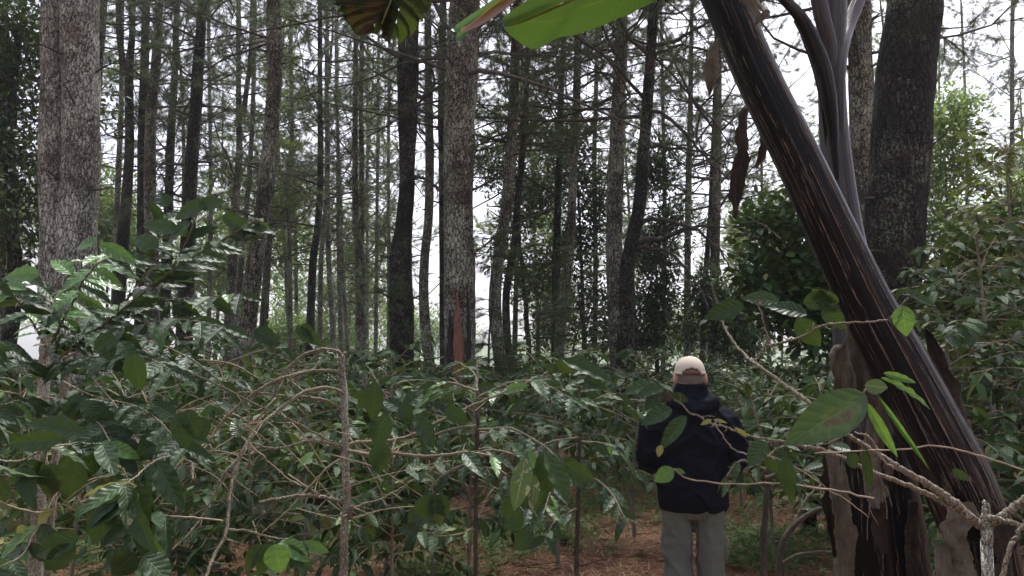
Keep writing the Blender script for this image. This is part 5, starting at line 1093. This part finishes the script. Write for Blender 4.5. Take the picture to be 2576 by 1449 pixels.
slit_blade([(1012, -60), (1008, -10), (1000, 40), (985, 90)], [(985, -60), (965, 20), (958, 70), (978, 114)], 5, M['ban_old'], 'blade', .5)
mb = MB(); tube(mb, resample([at(1060, -760, 2.3) - bs, at(1010, -160, 1.8) - bs, at(992, -60, 1.75) - bs, at(985, 10, 1.745) - bs, at(960, 60, 1.75) - bs], 20), np.linspace(.006, .002, 20), 6); mb.build('midrib', M['twig_green'], dk)

# young pine sprigs low among the trunks
def young_pine(label, pts, d, nbr, H):
    b0 = ground_pt(pts[0][0], d); t = thing('young_pine', label, 'young pine', b0); st, fo = MB(), MB()
    P = resample([np.array((0, 0, 0.))] + [at(x, y, d) - b0 for x, y in pts], 26); tube(st, P, np.linspace(.03, .006, 26), 6)
    for k in range(nbr):
        i = rng.integers(7, 26); az = rng.random() * 6.283; Ln = rng.uniform(.3, 1.1) * H; h = np.array((math.cos(az), math.sin(az) * .7, rng.uniform(-.1, .5)))
        Q = resample([P[i], P[i] + h * Ln * .5, P[i] + h * Ln + np.array((0, 0, -.1))], 8); tube(st, Q, np.linspace(.009, .003, 8), 4, cap=False)
        tufts(fo, Q[3:], np.tile(norm(h), (5, 1)), 30, .21, .0035, .45)
    st.build('trunk', M['limb'], t); fo.build('needles', M['needle'], t, smooth=False)
young_pine('young long-needled pine spreading in front of the dark evergreen left of the upright pale-barked pine', [(1350, 900), (1360, 760), (1380, 620)], 12, 70, 1.0)
young_pine('lower young pine whose needles brush the coffee below the grey bending pine', [(1440, 900), (1460, 800), (1450, 680)], 12.5, 55, .8)
young_pine('wispy young pine in front of the foot of the grey bending pine', [(1230, 860), (1240, 760), (1232, 600)], 12, 36, .5)

# ------------------------------------------------------------------ the man
def closed(mb, P, rx, ry=None, sides=20, n=None, ref=None):
    P = np.asarray(P, float); n = n or len(P) * 6; Q = resample(P, n); a = interp(rx, n, P); b_ = interp(ry if ry is not None else rx, n, P)
    tube(mb, Q, a, sides, ry=b_, ref=ref)
def ellips(mb, c, r, n=18):
    P = np.array([(c[0], c[1], c[2] + r[2] * math.sin(a)) for a in np.linspace(-math.pi / 2, math.pi / 2, n)]); k = np.maximum(np.cos(np.linspace(-math.pi / 2, math.pi / 2, n)), .02)
    tube(mb, P, k * r[0], 24, ry=k * r[1], ref=np.array((0, 1., 0)))
def remeshed(mb, name, m, parent, vox, smooth=4, disp=None):
    o = mb.build(name + '_src', m, None); r = o.modifiers.new('r', 'REMESH'); r.mode = 'VOXEL'; r.voxel_size = vox; r.use_smooth_shade = True
    s = o.modifiers.new('s', 'SMOOTH'); s.iterations = smooth; s.factor = .5
    dg = bpy.context.evaluated_depsgraph_get(); me = bpy.data.meshes.new_from_object(o.evaluated_get(dg)); bpy.data.objects.remove(o)
    if disp:
        n = len(me.vertices); co = np.zeros(n * 3, np.float32); no = np.zeros(n * 3, np.float32); me.vertices.foreach_get('co', co); me.vertices.foreach_get('normal', no)
        co = co.reshape(-1, 3).astype(float); no = no.reshape(-1, 3); co = disp(co, no); me.vertices.foreach_set('co', co.astype(np.float32).ravel()); me.update()
    me.name = name; me.materials.clear(); me.materials.append(m); me.polygons.foreach_set('use_smooth', np.ones(len(me.polygons), bool))
    q = bpy.data.objects.new(name, me); COL.objects.link(q); q.parent = parent; return q
pc = at(1742, 1200, 4.5)
man = thing('person', 'man in beige cap, black hooded jacket and grey trousers, back turned, on the path', 'person', (pc[0], 4.5, float(ground_z(pc[0], 4.5))))
skin = plain_mat('skin', (.36, .20, .14), (.46, .27, .19), 40, .55, .001, spec=.4)
Y1 = np.array((0, 1., 0))
b = MB()
closed(b, [(0, 0, .84), (0, .005, .95), (0, 0, 1.08), (0, 0, 1.25), (0, -.01, 1.36), (0, -.01, 1.42)], [.16, .165, .15, .17, .165, .08], [.11, .115, .10, .12, .10, .07], ref=Y1)
closed(b, [(0, -.01, 1.38), (0, 0, 1.46), (0, .012, 1.54)], [.062, .058, .058], ref=Y1)
ellips(b, (0, .012, 1.588), (.076, .096, .112)); ellips(b, (0, .03, 1.53), (.058, .07, .055)); ellips(b, (0, .11, 1.575), (.014, .022, .024)); ellips(b, (0, .092, 1.54), (.026, .014, .008))
for s in (-1, 1):
    ellips(b, (s * .086, -.004, 1.572), (.016, .022, .036)); ellips(b, (s * .03, .095, 1.605), (.014, .01, .01))
    closed(b, [(s * .09, 0, .90), (s * .088, .005, .68), (s * .09, 0, .47), (s * .092, -.015, .30), (s * .095, 0, .07)], [.088, .078, .055, .056, .038], ref=Y1)
    closed(b, [(s * .095, -.05, .04), (s * .10, .06, .045), (s * .105, .15, .03)], [.038, .042, .03], [.03, .03, .02], ref=np.array((0, 0, 1.)))
    closed(b, [(s * .155, -.01, 1.37), (s * .22, -.02, 1.24), (s * .262, -.01, 1.10)], [.055, .048, .042], ref=Y1)
    closed(b, [(s * .262, -.01, 1.10), (s * .20, .14, 1.10), (s * .10, .265, 1.14)], [.042, .038, .026], ref=np.array((0, 0, 1.)))
    hx, hy, hz = s * .085, .30, 1.155; closed(b, [(s * .10, .265, 1.14), (hx, hy, hz), (s * .065, .345, 1.17)], [.026, .038, .036], [.02, .018, .014], ref=np.array((0, 0, 1.)))
    for f in range(4):
        o0 = np.array((s * (.065 - .0) + s * (f - 1.5) * .017 * .6, .345 + .0, 1.17 + (1.5 - f) * .016)); l = (.07, .078, .072, .056)[f]
        closed(b, [o0, o0 + (-s * l * .35, l * .42, .0), o0 + (-s * l * .8, l * .45, -.004), o0 + (-s * l * 1.1, l * .2, -.006)], [.0095, .0092, .0085, .007], sides=10)
    closed(b, [(hx, hy - .005, hz + .025), (hx - s * .01, hy + .03, hz + .05), (hx - s * .03, hy + .055, hz + .055)], [.013, .011, .009], sides=10)
remeshed(b, 'body', skin, man, .0055, 4)
hb = MB(); A2 = []; nth = 40
for zz in np.linspace(1.545, 1.615, 10):
    k = math.sqrt(max(0, 1 - ((zz - 1.588) / .112) ** 2)) + .045
    A2.append([(math.cos(a) * .077 * k, .012 + math.sin(a) * .097 * k, zz + .012 * math.cos(a) ** 2) for a in np.linspace(math.pi + .15, 2 * math.pi - .15, nth)])
A2 = np.array(A2); i = np.arange(9)[:, None] * nth + np.arange(nth - 1)[None]; hb.add(A2.reshape(-1, 3) + rng.normal(0, .0007, (10 * nth, 3)), np.stack([i, i + 1, i + nth + 1, i + nth], -1).reshape(-1, 4))
hb.build('hair', plain_mat('cropped_grey_hair', (.06, .05, .045), (.20, .17, .15), 300, .9, .002), man)
# trousers
tm, t, out = mat('grey_twill'); o = coords(t); n1 = noise(t, o, 260, 2); n2 = noise(t, o, 5, 3)
col = mixc(t, mth(t, 'MULTIPLY', n2, .5), (.082, .092, .074), (.135, .146, .122)); p = N(t, 'ShaderNodeBsdfPrincipled', Roughness=.9); L(t, col, p.inputs['Base Color']); L(t, bump(t, n1, .4, .001), p.inputs['Normal']); L(t, p.outputs[0], out.inputs[0])
b = MB()
closed(b, [(0, 0, .97), (0, 0, .90), (0, -.005, .82), (0, 0, .78)], [.17, .18, .178, .13], [.125, .135, .135, .10], ref=Y1)
for s in (-1, 1):
    closed(b, [(s * .088, -.005, .84), (s * .092, .0, .70), (s * .092, 0, .50), (s * .095, -.012, .30), (s * .098, 0, .06)], [.094, .088, .078, .078, .082], [.11, .098, .085, .084, .09], sides=28, ref=Y1)
    closed(b, [(s * .172, 0, .70), (s * .176, 0, .62), (s * .174, 0, .54)], [.012, .014, .012], [.06, .065, .06], ref=Y1)
def tdisp(co, no):
    q = co * np.array((7, 7, 3.0)); q2 = np.stack([co[:, 0] * 9, co[:, 1] * 9, co[:, 2] * 12 + co[:, 0] * 14], 1)
    f = .016 * (1 - np.abs(vnoise(q))) + .018 * (1 - np.abs(vnoise(q2 + 5))) * np.clip(1 - np.abs(co[:, 2] - .45) * 2.2, .25, 1) + .004 * vnoise(co * 30)
    return co + no * (f - .020)[:, None]
remeshed(b, 'trousers', tm, man, .008, 3, tdisp)
for s in (-1, 1):
    b = MB(); closed(b, [(s * .097, -.085, .05), (s * .10, 0, .06), (s * .107, .12, .045), (s * .11, .18, .035)], [.04, .048, .05, .03], [.05, .06, .045, .03], ref=np.array((0, 0, 1.)))
    remeshed(b, 'boot', plain_mat('boot_leather', (.02, .015, .01), (.05, .035, .025), 30, .6), man, .008)
# jacket
jm, t, out = mat('black_jacket_cloth'); o = coords(t); n1 = noise(t, o, 300, 2); p = N(t, 'ShaderNodeBsdfPrincipled', Roughness=.85); p.inputs['Base Color'].default_value = (.0055, .0065, .012, 1)
p.inputs['Specular IOR Level'].default_value = .08; L(t, bump(t, n1, .3, .001), p.inputs['Normal']); L(t, p.outputs[0], out.inputs[0])
b = MB()
closed(b, [(0, 0, .815), (0, 0, .86), (0, 0, .97), (0, 0, 1.10), (0, -.01, 1.24), (0, -.015, 1.33), (0, -.015, 1.40), (0, -.01, 1.45)], [.188, .205, .208, .205, .218, .208, .15, .098], [.13, .15, .155, .15, .152, .142, .115, .095], sides=40, ref=Y1)
closed(b, [(0, -.01, 1.42), (.004, -.004, 1.48), (.006, .000, 1.520), (.006, .002, 1.538)], [.108, .094, .086, .080], [.10, .094, .088, .082], sides=30, ref=Y1)
closed(b, [(-.115, -.04, 1.44), (-.07, -.105, 1.43), (.02, -.125, 1.415), (.09, -.095, 1.43), (.125, -.03, 1.435)], [.03, .036, .04, .036, .03], [.034, .042, .05, .042, .034], ref=np.array((0, 0, 1.)))
closed(b, [(.03, -.11, 1.475), (.0, -.12, 1.43), (-.02, -.135, 1.37)], [.05, .065, .03], [.025, .03, .02], ref=Y1)
for s in (-1, 1):
    closed(b, [(s * .135, -.012, 1.36), (s * .20, -.02, 1.30), (s * .245, -.02, 1.20), (s * .258, -.01, 1.10)], [.075, .078, .074, .066], [.085, .085, .08, .072], sides=26, ref=Y1)
    closed(b, [(s * .256, -.015, 1.105), (s * .235, .06, 1.085), (s * .18, .17, 1.10), (s * .11, .25, 1.135)], [.068, .064, .054, .042], [.07, .064, .054, .042], sides=24, ref=np.array((0, 0, 1.)))
def jdisp(co, no):
    q = np.stack([co[:, 0] * 5, co[:, 1] * 5, co[:, 2] * 9 + np.abs(co[:, 0]) * 9], 1)
    f = .026 * (1 - np.abs(vnoise(q))) ** 2 + .018 * (1 - np.abs(vnoise(co * np.array((13, 13, 16)) + 3))) + .003 * vnoise(co * 34)
    f = (f - .020) * np.clip((co[:, 2] - .80) / .15, .25, 1)
    return co + no * f[:, None]
remeshed(b, 'jacket', jm, man, .0075, 3, jdisp)
# cap: dome with back opening, seams, strap, visor
cm = plain_mat('beige_cap_cloth', (.42, .365, .29), (.52, .46, .375), 200, .9, .0008, spec=.2)
b = MB(); nr, ns = 22, 64; C0 = np.array((0, .008, 1.605))
th = np.linspace(0, 2 * np.pi, ns + 1); ph = np.linspace(0, 1, nr); V = []
for i, f in enumerate(ph):
    e = f * math.pi / 2
    for a in th:
        back = max(0, -math.sin(a)) ** 2.0; lo = .0 + .0 * back
        r = math.cos(e * .999) ** .82; z = math.sin(e) * .102
        seam = 1 - .010 * math.exp(-((a / (math.pi / 3) - round(a / (math.pi / 3))) ** 2) * 900)
        V.append((C0[0] + math.cos(a) * .088 * r * seam, C0[1] + math.sin(a) * .108 * r * seam, C0[2] - .002 + z * seam))
V = np.array(V); i = np.arange(nr - 1)[:, None] * (ns + 1) + np.arange(ns)[None]; q = np.stack([i, i + 1, i + ns + 2, i + ns + 1], -1).reshape(-1, 4)
cen = V[q].mean(1); opening = (cen[:, 1] < C0[1] - .06) & (((cen[:, 0] / .052) ** 2 + ((cen[:, 2] - C0[2] + .004) / .036) ** 2) < 1)
b.add(V, q[~opening]); cap = thing('cap', 'beige baseball cap worn by the man', 'cap') if False else None
co_ = b.build('cap', cm, man); so = co_.modifiers.new('thickness', 'SOLIDIFY'); so.thickness = .0025; so.offset = 1
bt = MB(); P = np.array([(math.cos(a) * .0895, .008 + math.sin(a) * .1095, 1.608) for a in np.linspace(-math.pi / 2 + .62, 1.5 * math.pi - .62, 50)]); tube(bt, P, .0035, 8, ry=.008, ref=np.array((0, 0, 1.))); bt.build('cap_band', cm, man)
bt = MB(); P = np.array([(math.cos(a) * .089, .008 + math.sin(a) * .109, 1.611) for a in np.linspace(-math.pi / 2 - .66, -math.pi / 2 + .66, 24)]); tube(bt, P, .0022, 8, ry=.009, ref=np.array((0, 0, 1.))); bt.build('cap_strap', plain_mat('brown_strap', (.10, .045, .03), (.16, .08, .05), 80, .7), man)
bt = MB(); bt2 = np.array([(.0535, -.078, 1.616), (.060, -.073, 1.607)]); tube(bt, resample(bt2, 4), .010, 8, ry=.003); bt.build('cap_buckle', plain_mat('pale_buckle', (.5, .48, .45), (.6, .58, .55), 50, .4), man)
ellips_b = MB(); ellips(ellips_b, (0, .008, 1.706), (.008, .008, .004)); ellips_b.build('cap_button', cm, man)
vb = MB(); A_, Bv = [], []
for a in np.linspace(.42, math.pi - .42, 24):
    A_.append((math.cos(a) * .087, .008 + math.sin(a) * .107, 1.606)); k = math.sin((a - .42) / (math.pi - .84) * math.pi) ** .5; Bv.append((math.cos(a) * .092, .008 + math.sin(a) * .11 + .068 * k, 1.606 - .018 * k + .01 * abs(math.cos(a))))
strip(vb, A_, Bv, 40, 8, 0, 0, .0); vo_ = vb.build('cap_visor', cm, man); so = vo_.modifiers.new('thickness', 'SOLIDIFY'); so.thickness = .003
man.rotation_euler = (0, 0, R(-7)); man.scale = (1.015, 1.015, 1.015)
